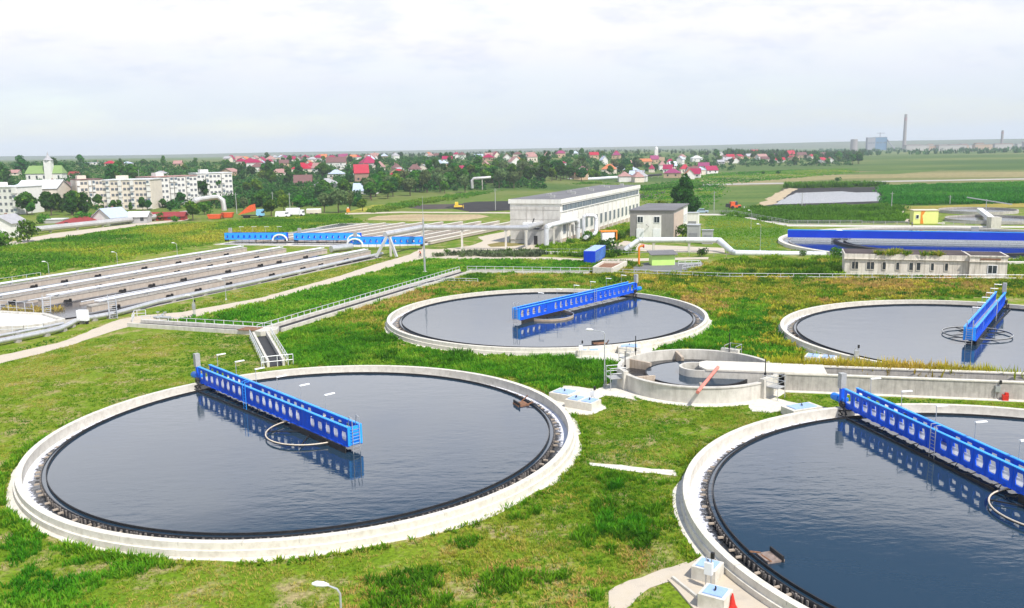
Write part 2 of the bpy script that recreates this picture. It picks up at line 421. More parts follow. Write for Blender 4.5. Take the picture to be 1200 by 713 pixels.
def patch(name, poly, m, z, step=2.0, amp=.25, px=True, seed=0, drape=False):
    P = [at(*p) for p in poly] if px else poly
    P = jag(P, step, amp, seed)
    b = MB(); b.add([(x, y, z) for x, y in P], [tuple(range(len(P)))])
    me = bpy.data.meshes.new(name); me.from_pydata(b.v, [], b.f)
    bm = bmesh.new(); bm.from_mesh(me); bmesh.ops.triangulate(bm, faces=bm.faces)
    for f in bm.faces:
        if f.normal.z < 0: f.normal_flip()
    bm.to_mesh(me); bm.free(); me.materials.append(m)
    o = bpy.data.objects.new(name, me); COL.objects.link(o); return struct(o)

PATH1 = [(0, 417), (66, 402.5), (86, 396), (116, 383.5), (141, 374.5), (165, 370), (213, 366), (305, 349.5), (393, 325), (440, 310), (479, 299), (505, 293), (520, 296), (478, 308), (400, 329), (312, 353), (222, 373), (172, 377.5), (157, 382), (133, 388.5), (117, 393), (87, 403.5), (50, 414), (0, 426.5), (-60, 440), (-60, 428)]
PAVED = [(470, 304), (492, 292), (515, 292.5), (550, 288.5), (566, 283), (560, 278), (598, 270), (598, 284), (660, 281), (660, 288), (640, 297), (512, 302)]
STRIP = [(500, 300), (640, 301.5), (690, 304), (760, 303), (830, 301.5), (830, 304), (700, 307.5), (640, 304.5), (500, 304)]
FOOT1 = [(690, 542), (740, 547), (790, 552), (792, 558), (740, 553), (692, 546)]
FOOT2 = [(712, 713), (712, 695), (735, 681), (775, 668), (806, 660), (816, 672), (780, 682), (748, 700), (728, 720)]
SLAB = [(783, 681), (806, 662), (822, 655), (880, 690), (912, 722), (842, 748)]

CENT = [(-17.015, 71.26, 20.0), (4.85, 122.2, 20.37), (56.84, 105.03, 21.04), (34.235, 52.236, 21.23)]
SC = (18.8, 87.2)   # small distribution tank
LAMPS = []
def ppoly(pts): return [at(*p) for p in pts]
def inside(poly, x, y):
    x = np.asarray(x); y = np.asarray(y); c = np.zeros(x.shape, bool); n = len(poly)
    for i in range(n):
        (x0, y0), (x1, y1) = poly[i], poly[i-1]
        if y0 == y1: continue
        c ^= ((y0 > y) != (y1 > y)) & (x < (x1-x0)*(y-y0)/(y1-y0)+x0)
    return c
# ---- long channel geometry (needed for keeping grass clear)
CH_A = at(158, 381); CH_B = at(312, 391); CH_C = at(546, 319.5); CH_D = at(690, 321.5); CH_E = at(850, 327.5); CH_F = at(1230, 330)
def seg_dist(x, y, a, b):
    dx, dy = b[0]-a[0], b[1]-a[1]; L = dx*dx+dy*dy
    t = np.clip(((x-a[0])*dx+(y-a[1])*dy)/L, 0, 1); return np.hypot(x-a[0]-t*dx, y-a[1]-t*dy)
BASIN_OUT = [(-110, 98), (-63, 108), (-56, 131), (-29, 203), (-20, 232), (-5, 268), (-52, 300), (-70, 225), (-120, 140)]
PAV1 = [(648, 470), (660, 452), (700, 456), (722, 447), (735, 452), (745, 470), (728, 466), (708, 464), (700, 470), (712, 479), (690, 487), (668, 486)]
PAV2 = [(878, 474), (905, 466), (935, 473), (970, 478), (966, 482), (925, 480), (905, 484), (880, 482)]
PAV3 = [(670, 420), (745, 404), (780, 402), (750, 424), (700, 424)]
def blocked(x, y):
    b = np.zeros(np.shape(x), bool)
    for cx, cy, R in CENT: b |= np.hypot(x-cx, y-cy) < R+2.6
    b |= np.hypot(x-SC[0], y-SC[1]) < 8.9
    for p in (PATH1, PAVED, STRIP, FOOT1, FOOT2, SLAB, PAV1, PAV2, PAV3): b |= inside(ppoly(p), x, y)
    for a, c in ((CH_A, CH_B), (CH_B, CH_C)): b |= seg_dist(x, y, a, c) < 1.9
    b |= seg_dist(x, y, CH_C, CH_D) < 1.2
    b |= seg_dist(x, y, CH_B, (-26.8, 96.6)) < 1.5
    b |= seg_dist(x, y, (20, 86.6), (60, 77.2)) < 2.75
    b |= inside(BASIN_OUT, x, y)
    for bx, by, br in KEEP: b |= np.hypot(x-bx, y-by) < br
    return b
KEEP = []

def blades(name, xs, ys, hs, ws, tint, m, nb=5, spread=.5, lean=.5, seed=1, zs=None, kind="stuff"):
    """many grass tufts as one mesh: nb bent blades each"""
    n = len(xs); g = np.random.default_rng(seed)
    xs = np.repeat(xs, nb); ys = np.repeat(ys, nb); h = np.repeat(hs, nb)*g.uniform(.55, 1.1, n*nb); w = np.repeat(ws, nb)*g.uniform(.7, 1.3, n*nb)
    z0 = np.repeat(zs, nb) if zs is not None else np.zeros(n*nb)
    t = np.clip(np.repeat(tint, nb)+g.normal(0, .09, n*nb), 0, 1)
    a = g.uniform(0, 2*pi, n*nb); rr = g.uniform(0, 1, n*nb)*np.repeat(hs, nb)*spread
    bx = xs+np.cos(a)*rr; by = ys+np.sin(a)*rr
    la = a+g.normal(0, .6, n*nb); ll = h*lean*g.uniform(.5, 1.6, n*nb); fa = la+pi/2+g.normal(0, .45, n*nb)
    ux, uy = np.cos(fa)*w, np.sin(fa)*w
    V = np.zeros((n*nb, 5, 3), np.float32)
    lx, ly = np.cos(la)*ll, np.sin(la)*ll
    V[:, 0] = np.stack([bx-ux*.6, by-uy*.6, z0-.03], 1); V[:, 1] = np.stack([bx+ux*.6, by+uy*.6, z0-.03], 1)
    V[:, 2] = np.stack([bx+lx*.45+ux, by+ly*.45+uy, z0+h*.62], 1); V[:, 3] = np.stack([bx+lx*.45-ux, by+ly*.45-uy, z0+h*.62], 1)
    V[:, 4] = np.stack([bx+lx, by+ly, z0+h], 1)
    k = n*nb; me = bpy.data.meshes.new(name)
    me.vertices.add(k*5); me.vertices.foreach_set("co", V.ravel())
    base = (np.arange(k)*5)[:, None]
    loops = np.concatenate([base+np.array([[0, 1, 2, 3]]), base+np.array([[3, 2, 4]])], 1).ravel()
    me.loops.add(k*7); me.loops.foreach_set("vertex_index", loops.astype(np.int32))
    st = np.stack([np.arange(k)*7, np.arange(k)*7+4], 1).ravel(); tot = np.tile([4, 3], k)
    me.polygons.add(k*2); me.polygons.foreach_set("loop_start", st.astype(np.int32)); me.polygons.foreach_set("loop_total", tot.astype(np.int32))
    me.update(calc_edges=True)
    at_ = me.attributes.new("tint", "FLOAT", "POINT"); at_.data.foreach_set("value", np.repeat(t, 5).astype(np.float32))
    me.materials.append(m)
    o = bpy.data.objects.new(name, me); COL.objects.link(o); o["kind"] = kind; return o
G_LAWN = leaf_mat("lawn_blades", [(.06, .18, .007), (.11, .25, .009), (.20, .30, .016), (.32, .33, .035), (.45, .36, .09)], .42, 0)
G_LUSH = leaf_mat("lush_blades", [(.045, .16, .006), (.09, .26, .010), (.15, .34, .014), (.25, .39, .025), (.40, .43, .06)], .42, 0)
G_DRY = leaf_mat("dry_weeds", [(.05, .17, .008), (.11, .24, .012), (.22, .30, .02), (.38, .38, .04), (.50, .42, .10), (.48, .33, .09)], .42, 0)
G_CROP = leaf_mat("crop_leaves", [(.035, .15, .01), (.065, .22, .014), (.10, .28, .02), (.20, .31, .03)], .42, 0)
G_YEL = leaf_mat("yellow_weeds", [(.10, .26, .012), (.25, .36, .022), (.46, .47, .035), (.58, .48, .07)], .42, 0)
def scatter(name, poly, dens, h, w, m, tint=(.2, .6), nscale=.15, nb=5, seed=1, clump=0.0, cscale=.3, lean=.5, spread=.5, hvar=.6, px=True, keep=True, warp=1.0):
    P = ppoly(poly) if px else poly
    x0, x1 = min(p[0] for p in P)-2, max(p[0] for p in P)+2; y0, y1 = min(p[1] for p in P)-2, max(p[1] for p in P)+2
    n = int((x1-x0)*(y1-y0)*dens); g = np.random.default_rng(seed)
    x = g.uniform(x0, x1, n); y = g.uniform(y0, y1, n)
    D_ = np.hypot(x, y); q = warp*(1+D_/150)
    ok = inside(P, x+(fbm(x*.35, y*.35, seed+31)-.5)*q*4+(vnoise(x*1.7, y*1.7, seed+35)-.5)*q, y+(fbm(x*.35, y*.35, seed+41)-.5)*q*4+(vnoise(x*1.7, y*1.7, seed+45)-.5)*q)
    x, y = x[ok], y[ok]
    if keep: ok = ~blocked(x, y); x, y = x[ok], y[ok]
    if clump > 0:
        c = fbm(x*cscale, y*cscale, seed+11); ok = c > clump; x, y = x[ok], y[ok]
    f = fbm(x*nscale, y*nscale, seed+3); f2 = vnoise(x*nscale*.37, y*nscale*.37, seed+5)
    t = tint[0]+(tint[1]-tint[0])*np.clip((f*.65+f2*.35-.5)*2.6+.5, 0, 1)+g.normal(0, .06, len(x))
    hh = h*(1-hvar/2+hvar*vnoise(x*cscale*2, y*cscale*2, seed+8))*g.uniform(.7, 1.25, len(x))
    return blades(name, x, y, hh, np.full(len(x), w)*g.uniform(.7, 1.3, len(x)), np.clip(t, 0, 1), m, nb, spread, lean, seed)

# ------------------------------------------------------------------ settling tanks
WL, WT = .46, .90      # water level and top of the tank walls above the lawn
WATER = water_mat("tank_water", (.014, .034, .058), .125, 1.0)
CHWATER = None
def make_tank(i, label, foam_bias):
    cx, cy, R = CENT[i]
    t = empty("settling_tank", (cx, cy, 0), 0, label, "settling tank", "round settling tanks")
    ri, ro = R+1.56, R+2.02
    b = MB(); b.lathe([(ri, -.3), (ri, WT), (ro, WT), (ro+.02, .47), (ro+.16, .45), (ro+.16, -.3)], 220)
    b.build("wall", CONC_WHITE, t, smooth=True)
    b = MB(); rm = (ri+ro)/2; b.box((rm, 0, WT-.02), (ro-ri-.01, .035, .023)); b.box((ro+.003, 0, .48), (.012, .035, WT-.5)); j0 = b.build("wall_joint", CONC_OLD, t)
    for k in range(1, 40): part_copy(j0, t, None, 2*pi*k/40+.03*math.sin(k*5.3))
    # apron with a broken outer edge
    g = np.random.default_rng(i); n = 420; V = []; Fc = []
    for k in range(n):
        a = 2*pi*k/n; rr = ro+.55+.28*(vnoise(a*9, i*3.3, 4)-.5)*2+g.uniform(-.05, .05)
        for r, z in ((ro+.16, .035), (rr, .03), (rr+.02, -.05)): V.append((r*math.cos(a), r*math.sin(a), z))
    for k in range(n):
        for j in (0, 1):
            p, q = k*3+j, ((k+1) % n)*3+j; Fc.append((p, p+1, q+1, q))
    b = MB(); b.add(V, Fc); b.build("apron", CONC_WHITE, t)
    b = MB(); b.lathe([(R+.30, -.3), (R+.30, WL+.05), (R+.36, WL+.05), (R+.36, -.3)], 220)
    w = b.build("weir", WEIRM, t, smooth=True)
    b = MB(); n = int(2*pi*R/.36)
    for k in range(n):
        a = 2*pi*k/n+.01*math.sin(k*7.1); r = R+.41; x, y = r*math.cos(a), r*math.sin(a)
        b.box((x, y, -.1), (.09, .13, WL+.07+.03*math.sin(k*3.7)), a)
    b.build("weir_tooth", TOOTH, t)["kind"] = "stuff"
    b = MB(); b.lathe([(R-.04, WL-.25), (R-.04, WL+.17), (R+.03, WL+.17), (R+.03, WL-.25)], 220)
    b.build("scum_baffle", DARK, t, smooth=True)
    first = None
    for k in range(88):
        a = 2*pi*(k+.3+.25*math.sin(k*2.1))/88; loc = ((R+.66)*math.cos(a), (R+.66)*math.sin(a), WL-.2)
        if not first:
            b = MB(); b.box((0, 0, 0), (.34, .14, .1)); first = b.build("weir_bracket", CONC_TAN, t, loc=loc, rz=a)
        else: part_copy(first, t, loc, a)
    m = water_mat("channel_water_%d" % i, (.02, .022, .026), .5, 3.0, .1, foam=(R+.5+foam_bias, R+1.6+foam_bias), sx=1)
    b = MB(); b.lathe([(R+.34, .07), (ri+.05, .07)], 220, loop=False); o = b.build("channel_water", m, smooth=True, loc=(cx, cy, 0)); struct(o)
    b = MB(); n = 220
    b.add([(0, 0, WL)]+[((R+.32)*math.cos(2*pi*k/n), (R+.32)*math.sin(2*pi*k/n), WL) for k in range(n)], [(0, 1+k, 1+(k+1) % n) for k in range(n)])
    struct(b.build("water", WATER, loc=(cx, cy, 0)))
    return t

def holed_plate(b, x0, x1, z0, z1, y, th, hole, mi=0):
    """one bay of a side beam: a plate with a hole, hole = list of 8 (x, z)"""
    xm, zm = (x0+x1)/2, (z0+z1)/2
    out = [(x0, z0), (xm, z0), (x1, z0), (x1, zm), (x1, z1), (xm, z1), (x0, z1), (x0, zm)]
    P = []
    for yy in (y-th/2, y+th/2): P += [(x, yy, z) for x, z in out]+[(x, yy, z) for x, z in hole]
    fs = []
    for j in range(8):
        k = (j+1) % 8
        fs.append((j, k, 8+k, 8+j)); fs.append((16+j, 24+j, 24+k, 16+k)); fs.append((8+j, 8+k, 24+k, 24+j))
    b.add(P, fs, mi)
BZ0, BZ1 = 1.02, 2.55
def beam_mesh(y, x0, x1, side):
    """pierced side beam of a scraper bridge; x runs from the inner end to the rim"""
    b = MB(); pitch = 1.22; n = int((x1-x0)/pitch); pitch = (x1-x0)/n
    for k in range(n):
        a = x0+k*pitch; c = a+pitch/2; zc = BZ0+.82
        if -1.0 < c < 1.3 or 10.3 < c < 11.5:
            b.box((c, y, BZ0), (pitch, .07, BZ1-BZ0)); continue
        w, h = .38, .45
        hole = [(c-w*.8, zc-h), (c, zc-h*1.06), (c+w*.8, zc-h), (c+w, zc-h*.1), (c+w*.66, zc+h), (c, zc+h), (c-w*.66, zc+h), (c-w, zc-h*.1)]
        holed_plate(b, a, a+pitch, BZ0, BZ1, y, .07, hole)
        b.box((a+pitch*.5, y+side*.06, BZ0-.10), (.30, .10, .12))
        b.box((a, y+side*.045, BZ0+.02), (.05, .04, BZ1-BZ0-.06))
    return b
def make_bridge(i, az, near, label, ladder_mid=True):
    cx, cy, R = CENT[i]; rim = R+1.95; x0, x1 = -6.6, rim-.3
    t = empty("scraper_bridge", (cx, cy, 0), R_(az), label, "scraper bridge", "blue scraper bridges")
    for s in (near, -near):
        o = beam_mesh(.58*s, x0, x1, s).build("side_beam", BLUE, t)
        b = MB(); b.box(((x0+x1)/2, .58*s, BZ1), (x1-x0, .24, .07)); b.build("flange", BLUE_LIT, o)
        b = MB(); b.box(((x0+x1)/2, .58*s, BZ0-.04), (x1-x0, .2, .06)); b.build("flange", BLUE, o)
    b = MB(); b.box(((x0+x1)/2, 0, BZ0+.35), (x1-x0-.1, 1.05, .05))
    for k in range(int((x1-x0)/1.4)): b.box((x0+1+k*1.4, 0, BZ0+.05), (.1, 1.06, .1))
    b.build("walkway", GALV, t)
    b = MB(); b.box((x0-.05, 0, BZ0+.05), (.08, 1.3, BZ1-BZ0))
    for k in range(6): b.box((x0-.13, 0, BZ0+.15+k*.24), (.1, .9, .06))
    b.build("end_panel", BLUE_LIT, t)
    b = MB()
    for s in (-.32, .32):
        b.tube([(x0-.25, s, .35), (x0-.25, s, BZ1+.75), (x0+.15, s, BZ1+.85), (x0+.3, s, BZ1)], .03, 6)
    for k in range(8): b.tube([(x0-.25, -.32, .4+k*.28), (x0-.25, .32, .4+k*.28)], .022, 5)
    b.build("end_ladder", GALV, t)
    if ladder_mid:
        b = MB(); y = near*.86
        for s in (10.6, 11.15): b.tube([(s, y, .3), (s, y, BZ1+.5), (s, near*.45, BZ1+.5)], .03, 6)
        for k in range(8): b.tube([(10.6, y, .45+k*.28), (11.15, y, .45+k*.28)], .02, 5)
        b.build("side_ladder", GALV if i != 0 else BLUE_LIT, t)
    # lamps along the far beam
    for k, x in enumerate((rim-2.2, rim-6.4, rim-10.6, rim-14.8, rim-19, rim-23.2)):
        lp = MB(); y = -near*.64
        lp.tube([(0, 0, 0), (0, 0, 1.75)], .03, 6)
        o = lp.build("lamp_post", GALV, t, loc=(x, y, BZ1-.35))
        h = MB(); h.box((0, -.42, 1.68), (.24, .95, .07), 0, 0, .7, .95); h.build("lamp_head", WHITE, o)
    # control cabinet, drive and wheels on the rim
    b = MB(); b.box((rim+.45, near*.35, BZ0-.05), (.36, .36, 1.5)); o = b.build("cabinet_post", BLUE, t)
    b = MB(); b.box((rim+.55, near*.35, BZ1-.12), (.55, .5, 1.35)); b.build("control_cabinet", GREYBOX, o)
    b = MB(); b.tube([(rim+.15, near*.2, 1.35), (rim+1.7, near*.2, 1.3)], .27, 10); b.tube([(rim+1.0, near*.2, 1.33), (rim+2.0, near*.2, 1.29)], .34, 10)
    b.box((rim+.3, near*.2, 1.1), (.5, .5, .5)); b.build("drive_motor", MOTORBLUE, t, smooth=True)
    for yy in (-.75, .75):
        b = MB(); b.tube([(rim-.25, yy-.1, WT+.27), (rim-.25, yy+.1, WT+.27)], .27, 16); b.build("wheel", DARK, t, smooth=True)
    b = MB(); b.box((rim-.3, 0, WT+.12), (.5, 1.9, .28)); b.bar((rim-1.2, near*.9, .5), (rim-.2, near*.9, 1.5), .12); b.bar((rim-.9, near*1.1, .45), (rim+.1, near*1.1, .9), .1)
    b.bar((rim-1.6, near*.7, 1.0), (rim-.3, near*1.2, .65), .14); b.tube([(rim-1.5, near*1.2, 1.1), (rim-1.5, near*1.2, .4), (rim-.6, near*1.3, .4)], .05, 6)
    b.build("carriage", DARK, t)
    # skimmer blade on the water and its arms
    b = MB(); b.bar((4.3, near*1.0, WL+.02), (R-.3, near*1.55, WL+.02), .09, .30); b.build("skimmer_blade", DARK, t)
    first = None; k = 0; x = 2.6
    while x < R-1.5:
        b = MB(); yb = near*(1.0+.55*(x-4.7)/(R-5))
        b.bar((x-.6, near*.5, BZ0), (x-.1, near*.95, .72), .06); b.bar((x-.1, near*.95, .72), (x+.8, yb, WL+.05), .055)
        if k % 2: b.bar((x-.6, near*.5, BZ0), (x-.6, near*.9, WL+.05), .045)
        b.build("scraper_arm", DARK, t); x += 2.15; k += 1
    b = MB(); b.bar((-6.4, near*.75, .72), (2.4, near*.75, .72), .1, .5); b.build("scraper_frame", DARK, t)
    for x in (-5.6, -3.4):
        b = MB(); b.bar((x, near*.4, BZ0), (x-.5, near*.7, .6), .06); b.bar((x-.5, near*.7, .6), (x+.3, near*.8, WL-.05), .06); b.build("scraper_arm", DARK, t)
    return t
def make_ring(i, az, label, skirt):
    cx, cy, R = CENT[i]
    t = empty("feed_well", (cx, cy, 0), R_(az), label, "feed well", "feed wells at the tank centres")
    n = 64; r = 3.85
    b = MB(); b.tube([(r*math.cos(2*pi*k/n), r*math.sin(2*pi*k/n), .74) for k in range(n)], .052, 8, True); b.build("ring", CREAM if i in (0, 3) else GREYBOX, t, smooth=True)
    b = MB(); z0 = .30 if skirt else .62; b.lathe([(r-.02, z0), (r-.02, .70), (r+.03, .70), (r+.03, z0)], n); b.build("skirt", SAND if skirt else DARK, t, smooth=True)
    b = MB(); b.tube([(0, 0, .2), (0, 0, BZ0-.05)], .42, 16); b.box((0, 0, .75), (1.1, 1.1, .2)); b.build("centre_column", BLUE, t, smooth=True)
    b = MB()
    for k in range(4):
        a = pi/4+k*pi/2; b.bar((0, 0, .62), (r*math.cos(a), r*math.sin(a), .62), .08)
    b.build("spokes", DARK, t)
    return t
def build_tanks():
    names = ["large round settling tank on the yellowish lawn, at the end of the narrow outlet channel",
             "round settling tank behind the lush grass, its bridge pointing towards the grey container yard",
             "round settling tank below the derelict white building, cut by the frame edge",
             "round settling tank with white foam along its inner wall, beside the red-topped chamber slab"]
    for i, f in enumerate((-.05, .15, .15, -.12)): make_tank(i, names[i], f)
    make_bridge(0, 132.2, 1, "blue scraper bridge with two rows of round holes on the tank nearest the lawn path")
    make_bridge(3, 101.5, 1, "blue scraper bridge whose rim cabinet stands before the long concrete channel")
    make_bridge(1, 49.5, -1, "blue scraper bridge over a sandy feed ring, on the tank behind the lush grass")
    make_bridge(2, 55.0, -1, "blue scraper bridge seen end-on below the derelict white building")
    make_ring(0, 132, "thin cream ring on dark water under the bridge of the large lawn tank", False)
    make_ring(3, 101, "cream ring under the bridge of the tank with foamy inner wall", False)
    make_ring(1, 50, "sandy brown skirted ring under the bridge behind the lush grass", True)
    make_ring(2, 55, "thin dark ring on water under the end-on bridge", False)
    # scum boxes hanging on the weirs
    def scum(i, az, label, m, s=1.0):
        cx, cy, R = CENT[i]; a = R_(az)
        t = empty("scum_box", (cx+(R-.35)*math.cos(a), cy+(R-.35)*math.sin(a), WL), a, label, "scum box", "scum boxes on the weirs")
        b = MB(); b.box((-.5, 0, -.1), (1.5*s, 1.7*s, .22)); b.build("tray", m, t)
        b = MB(); b.box((-1.25*s, 0, -.05), (.1, 1.9*s, .42)); b.build("flap", DARK, t)
        b = MB(); b.bar((-.2, .8*s, .12), (.45, .8*s, .62), .08); b.bar((-.2, -.8*s, .12), (.5, -.8*s, .3), .08); b.build("arm", RUST, t)
    scum(0, 22.5, "small rusty scum tray hooked over the weir near the two lidded boxes", RUST, .75)
    scum(3, 195, "rusty brown scum tray floating beside the comb of weir brackets", mat("grey_rust", (.25, .19, .16), .8, .4, 4), .72)
    scum(1, 287, "flat reddish scum tray low on the weir behind the slim lamp post", RUST, .9)
    scum(2, 240, "small rusty scum tray behind yellow weeds", RUST, .8)

# ------------------------------------------------------------------ chambers, small tank, channels
def chamber(x, y, rz, d, label, lids=1, h=.75):
    t = empty("valve_chamber", (x, y, 0), rz, label, "concrete chamber", "lidded concrete chambers")
    b = MB(); b.box((0, 0, -.1), (d[0], d[1], h+.1)); b.build("body", CONC_WHITE, t)
    for k in range(lids):
        ox = (k-(lids-1)/2)*d[0]/lids
        b = MB(); b.box((ox, 0, h), (d[0]/lids*.74, d[1]*.74, .07)); l = b.build("lid", LIDBLUE, t)
        b = MB(); b.tube([(ox, -.1, h+.07), (ox, -.1, h+.2), (ox, .1, h+.2), (ox, .1, h+.07)], .02, 6); b.tube([(ox, 0, h+.07), (ox, 0, h+.3)], .035, 6); b.build("handle", DARK, l)
    return t
def post_box(x, y, rz, label, h=1.5, big=False):
    t = empty("meter_box", (x, y, 0), rz, label, "meter box", "meter boxes by the chambers")
    b = MB(); b.tube([(-.15, 0, 0), (-.15, 0, h)], .035, 6); b.tube([(.15, 0, 0), (.15, 0, h)], .035, 6); b.build("posts", GALV, t)
    b = MB(); b.box((0, -.02, h*.5), (.44, .24, h*.36)); b.build("box", GALV if not big else WHITE, t)
    b = MB(); b.box((.2, 0, h*1.0), (.18, .16, .34)); b.build("switch", DARK, t)
def railing(name, label, pts, h, spacing, m=RAIL, cat="railing", rails=2, group=None, r=.042, z=0.0, cap=99):
    """posts and rails along a line of ground points"""
    t = empty(name, (pts[0][0], pts[0][1], z), 0, label, cat, group); ox, oy = pts[0][0], pts[0][1]
    P = [(x-ox, y-oy) for x, y in pts]; b = MB()
    for k in range(rails):
        zz = h*(k+1)/rails; b.tube([(x, y, zz) for x, y in P], r, 5)
    b.build("rail", m, t)
    L = sum(math.dist(P[i], P[i+1]) for i in range(len(P)-1)); n = min(cap, max(1, int(L/spacing))); first = None
    for k in range(n+1):
        d = L*k/n
        for i in range(len(P)-1):
            l = math.dist(P[i], P[i+1])
            if d <= l+1e-6 or i == len(P)-2:
                f = min(1, d/l); x, y = P[i][0]+(P[i+1][0]-P[i][0])*f, P[i][1]+(P[i+1][1]-P[i][1])*f; break
            d -= l
        if not first:
            q = MB(); q.tube([(0, 0, -.1), (0, 0, h)], r*1.2, 5); first = q.build("post", m, t, loc=(x, y, 0))
        else: part_copy(first, t, (x, y, 0))
    return t
def platform(x, y, rz, label, wx=1.6, wy=1.3, z=1.15):
    """grated service platform with railings"""
    t = empty("service_platform", (x, y, 0), rz, label, "service platform", "service platforms of the small round tank")
    b = MB(); b.box((0, 0, z), (wx, wy, .08)); b.build("deck", GREYBOX, t)
    for sx in (-1, 1):
        for sy in (-1, 1):
            b = MB(); b.tube([(sx*wx/2, sy*wy/2, 0), (sx*wx/2, sy*wy/2, z+1.1)], .035, 6); b.build("leg", GALV, t)
    b = MB()
    for zz in (z+.55, z+1.1):
        b.tube([(wx/2, -wy/2, zz), (-wx/2, -wy/2, zz), (-wx/2, wy/2, zz), (wx/2, wy/2, zz)], .03, 6)
    b.build("guard_rail", GALV, t)
    b = MB(); b.tube([(wx*.6, 0, z+.1), (wx*.6, 0, z+2.6)], .05, 6); b.box((wx*.6, 0, z+.9), (.16, .16, .3)); b.build("gate_spindle", DARK, t)
def build_small_tank():
    cx, cy = SC; zt = 1.62; ro, ri = 8.0, 7.62
    t = empty("distribution_tank", (cx, cy, 0), 0, "small raised round concrete tank with dark water and a covered inlet channel", "distribution tank")
    b = MB(); b.lathe([(ri, -.2), (ri, zt), (ro+.08, zt), (ro+.08, zt-.12), (ro, zt-.13), (ro, -.1)], 128); b.build("wall", CONC, t, smooth=True)
    b = MB(); b.lathe([(ro, -.05), (ro, .04), (ro+.85, .03), (ro+.9, -.05)], 128); b.build("apron", CONC_WHITE, t, smooth=True)
    b = MB(); b.lathe([(5.1, -.2), (5.1, .98), (5.25, .98), (5.25, -.2)], 96); b.build("weir", DARK, t, smooth=True)
    for a in (205, 145, 95, 262):
        b = MB(); p0 = (5.2*math.cos(R_(a)), 5.2*math.sin(R_(a)), .85); p1 = (7.65*math.cos(R_(a)), 7.65*math.sin(R_(a)), 1.0)
        b.bar(p0, p1, .28, 1.0); b.build("baffle_wall", CONC_TAN, t)
    b = MB(); n = 96
    b.add([(0, 0, .93)]+[(5.12*math.cos(2*pi*k/n), 5.12*math.sin(2*pi*k/n), .93) for k in range(n)], [(0, 1+k, 1+(k+1) % n) for k in range(n)])
    struct(b.build("water", WATER, loc=(cx, cy, 0)))
    b = MB(); b.lathe([(5.2, .55), (7.65, .55)], 96, loop=False)
    struct(b.build("channel_water", water_mat("churned_water", (.02, .02, .024), .6, 3, .08, sx=1), loc=(cx, cy, 0)))
    # covered inlet: rounded mouth, slab on walls
    dirn = Vector((48.5-27.4, 79.9-84.7)).normalized(); rz = math.atan2(dirn.y, dirn.x)
    o = empty("inlet_channel", (cx, cy, 0), rz, "white covered concrete inlet running into the middle of the small round tank", "inlet channel")
    b = MB(); b.lathe([(1.55, -.1), (1.55, zt+.05), (1.8, zt+.05), (1.8, -.1)], 48, pi/2, 3*pi/2); b.build("mouth", CONC, o, smooth=True)
    b = MB()
    b.add([(0, -1.8, 0), (0, -1.55, 0), (7.9, -1.55, 0), (7.9, -1.8, 0), (0, -1.8, zt+.05), (0, -1.55, zt+.05), (7.9, -1.55, zt+.05), (7.9, -1.8, zt+.05)], [(0, 1, 2, 3), (4, 5, 6, 7), (0, 1, 5, 4), (1, 2, 6, 5), (2, 3, 7, 6), (3, 0, 4, 7)])
    b.build("wall", CONC, o)
    b = MB(); b.box((3.95, 1.675, 0), (7.9, .25, zt+.05)); b.build("wall", CONC, o)
    b = MB(); b.prism([(.9, -1.86), (8.4, -1.86), (8.4, 1.86), (.9, 1.86), (.2, 1.2), (.2, -.6)], zt+.052, zt+.22); b.build("slab", CONC_WHITE, o)
    b = MB(); b.box((10.4, 0, zt-.1), (4.0, 3.7, .30)); b.build("slab", CONC_WHITE, o)
    # the long open channel to the right of it
    L = 46
    t2 = empty("concrete_channel", (cx, cy, 0), rz, "long open concrete channel of two parallel walls running off from the small round tank", "channel")
    for s in (-1, 1):
        b = MB(); b.box((8.42+L/2, s*1.72, -.1), (L-.04, .36, zt+.1)); w = b.build("wall", CONC_OLD, t2)
        b = MB(); b.box((8.42+L/2, s*1.72, zt), (L-.04, .5, .12)); b.build("coping", CONC_WHITE, w)
    b = MB(); b.box((8.42+L/2, 0, .3), (L-.04, 3.06, .06)); b.build("channel_bed", DARK, t2)
    b = MB(); b.box((8.42+L/2, -2.25, -.05), (L, .7, .09)); b.build("footing", CONC_WHITE, t2)
    def onch(x, y): c, s = math.cos(rz), math.sin(rz); return (cx+x*c-y*s, cy+x*s+y*c)
    # gates
    for (px, z, az, lb) in (((708, 440), 1.6, 193, "grated platform with railings at the lamp post, beside the raised round tank"),
                            ((748, 405), 1.6, 135, "small platform with railings between the raised round tank and the lidded chambers"),
                            ((905, 412), 1.6, 52, "grey railed platform on the grass side of the raised round tank"),
                            ((889, 455), 1.6, -47, "railed platform with a spindle where the raised tank meets the long channel")):
        a = R_(az); r = 8.75; x, y = cx+r*math.cos(a), cy+r*math.sin(a)
        platform(x, y, a+pi, lb)
        b = MB(); b.box((cx+8.05*math.cos(a), cy+8.05*math.sin(a), 0), (.5, 2.0, 1.95), a); q = b.build("gate_pier", CONC, t); q.location = (-cx, -cy, 0)
    # the slanting red pipe over the wall
    g = at(815, 474); p = MB(); base = Vector((at(819, 459, 1.0)[0], at(819, 459, 1.0)[1], 0))
    b = MB(); a0 = Vector((*at(818, 459, 1.55), 1.55)); a1 = Vector((*at(841, 431, 1.95), 1.95)); d = (a1-a0).normalized()
    b.tube([a0-d*.2, a1+d*.1], .17, 12); tag(b.build("red_pipe", PINK, smooth=True), "faded red pipe lying aslant across the wall of the small round tank", "pipe")
    # small items on the channel
    p = onch(27.5, -2.0); post_box(p[0], p[1], rz, "pale electrical box fixed to the long channel wall", 1.5)
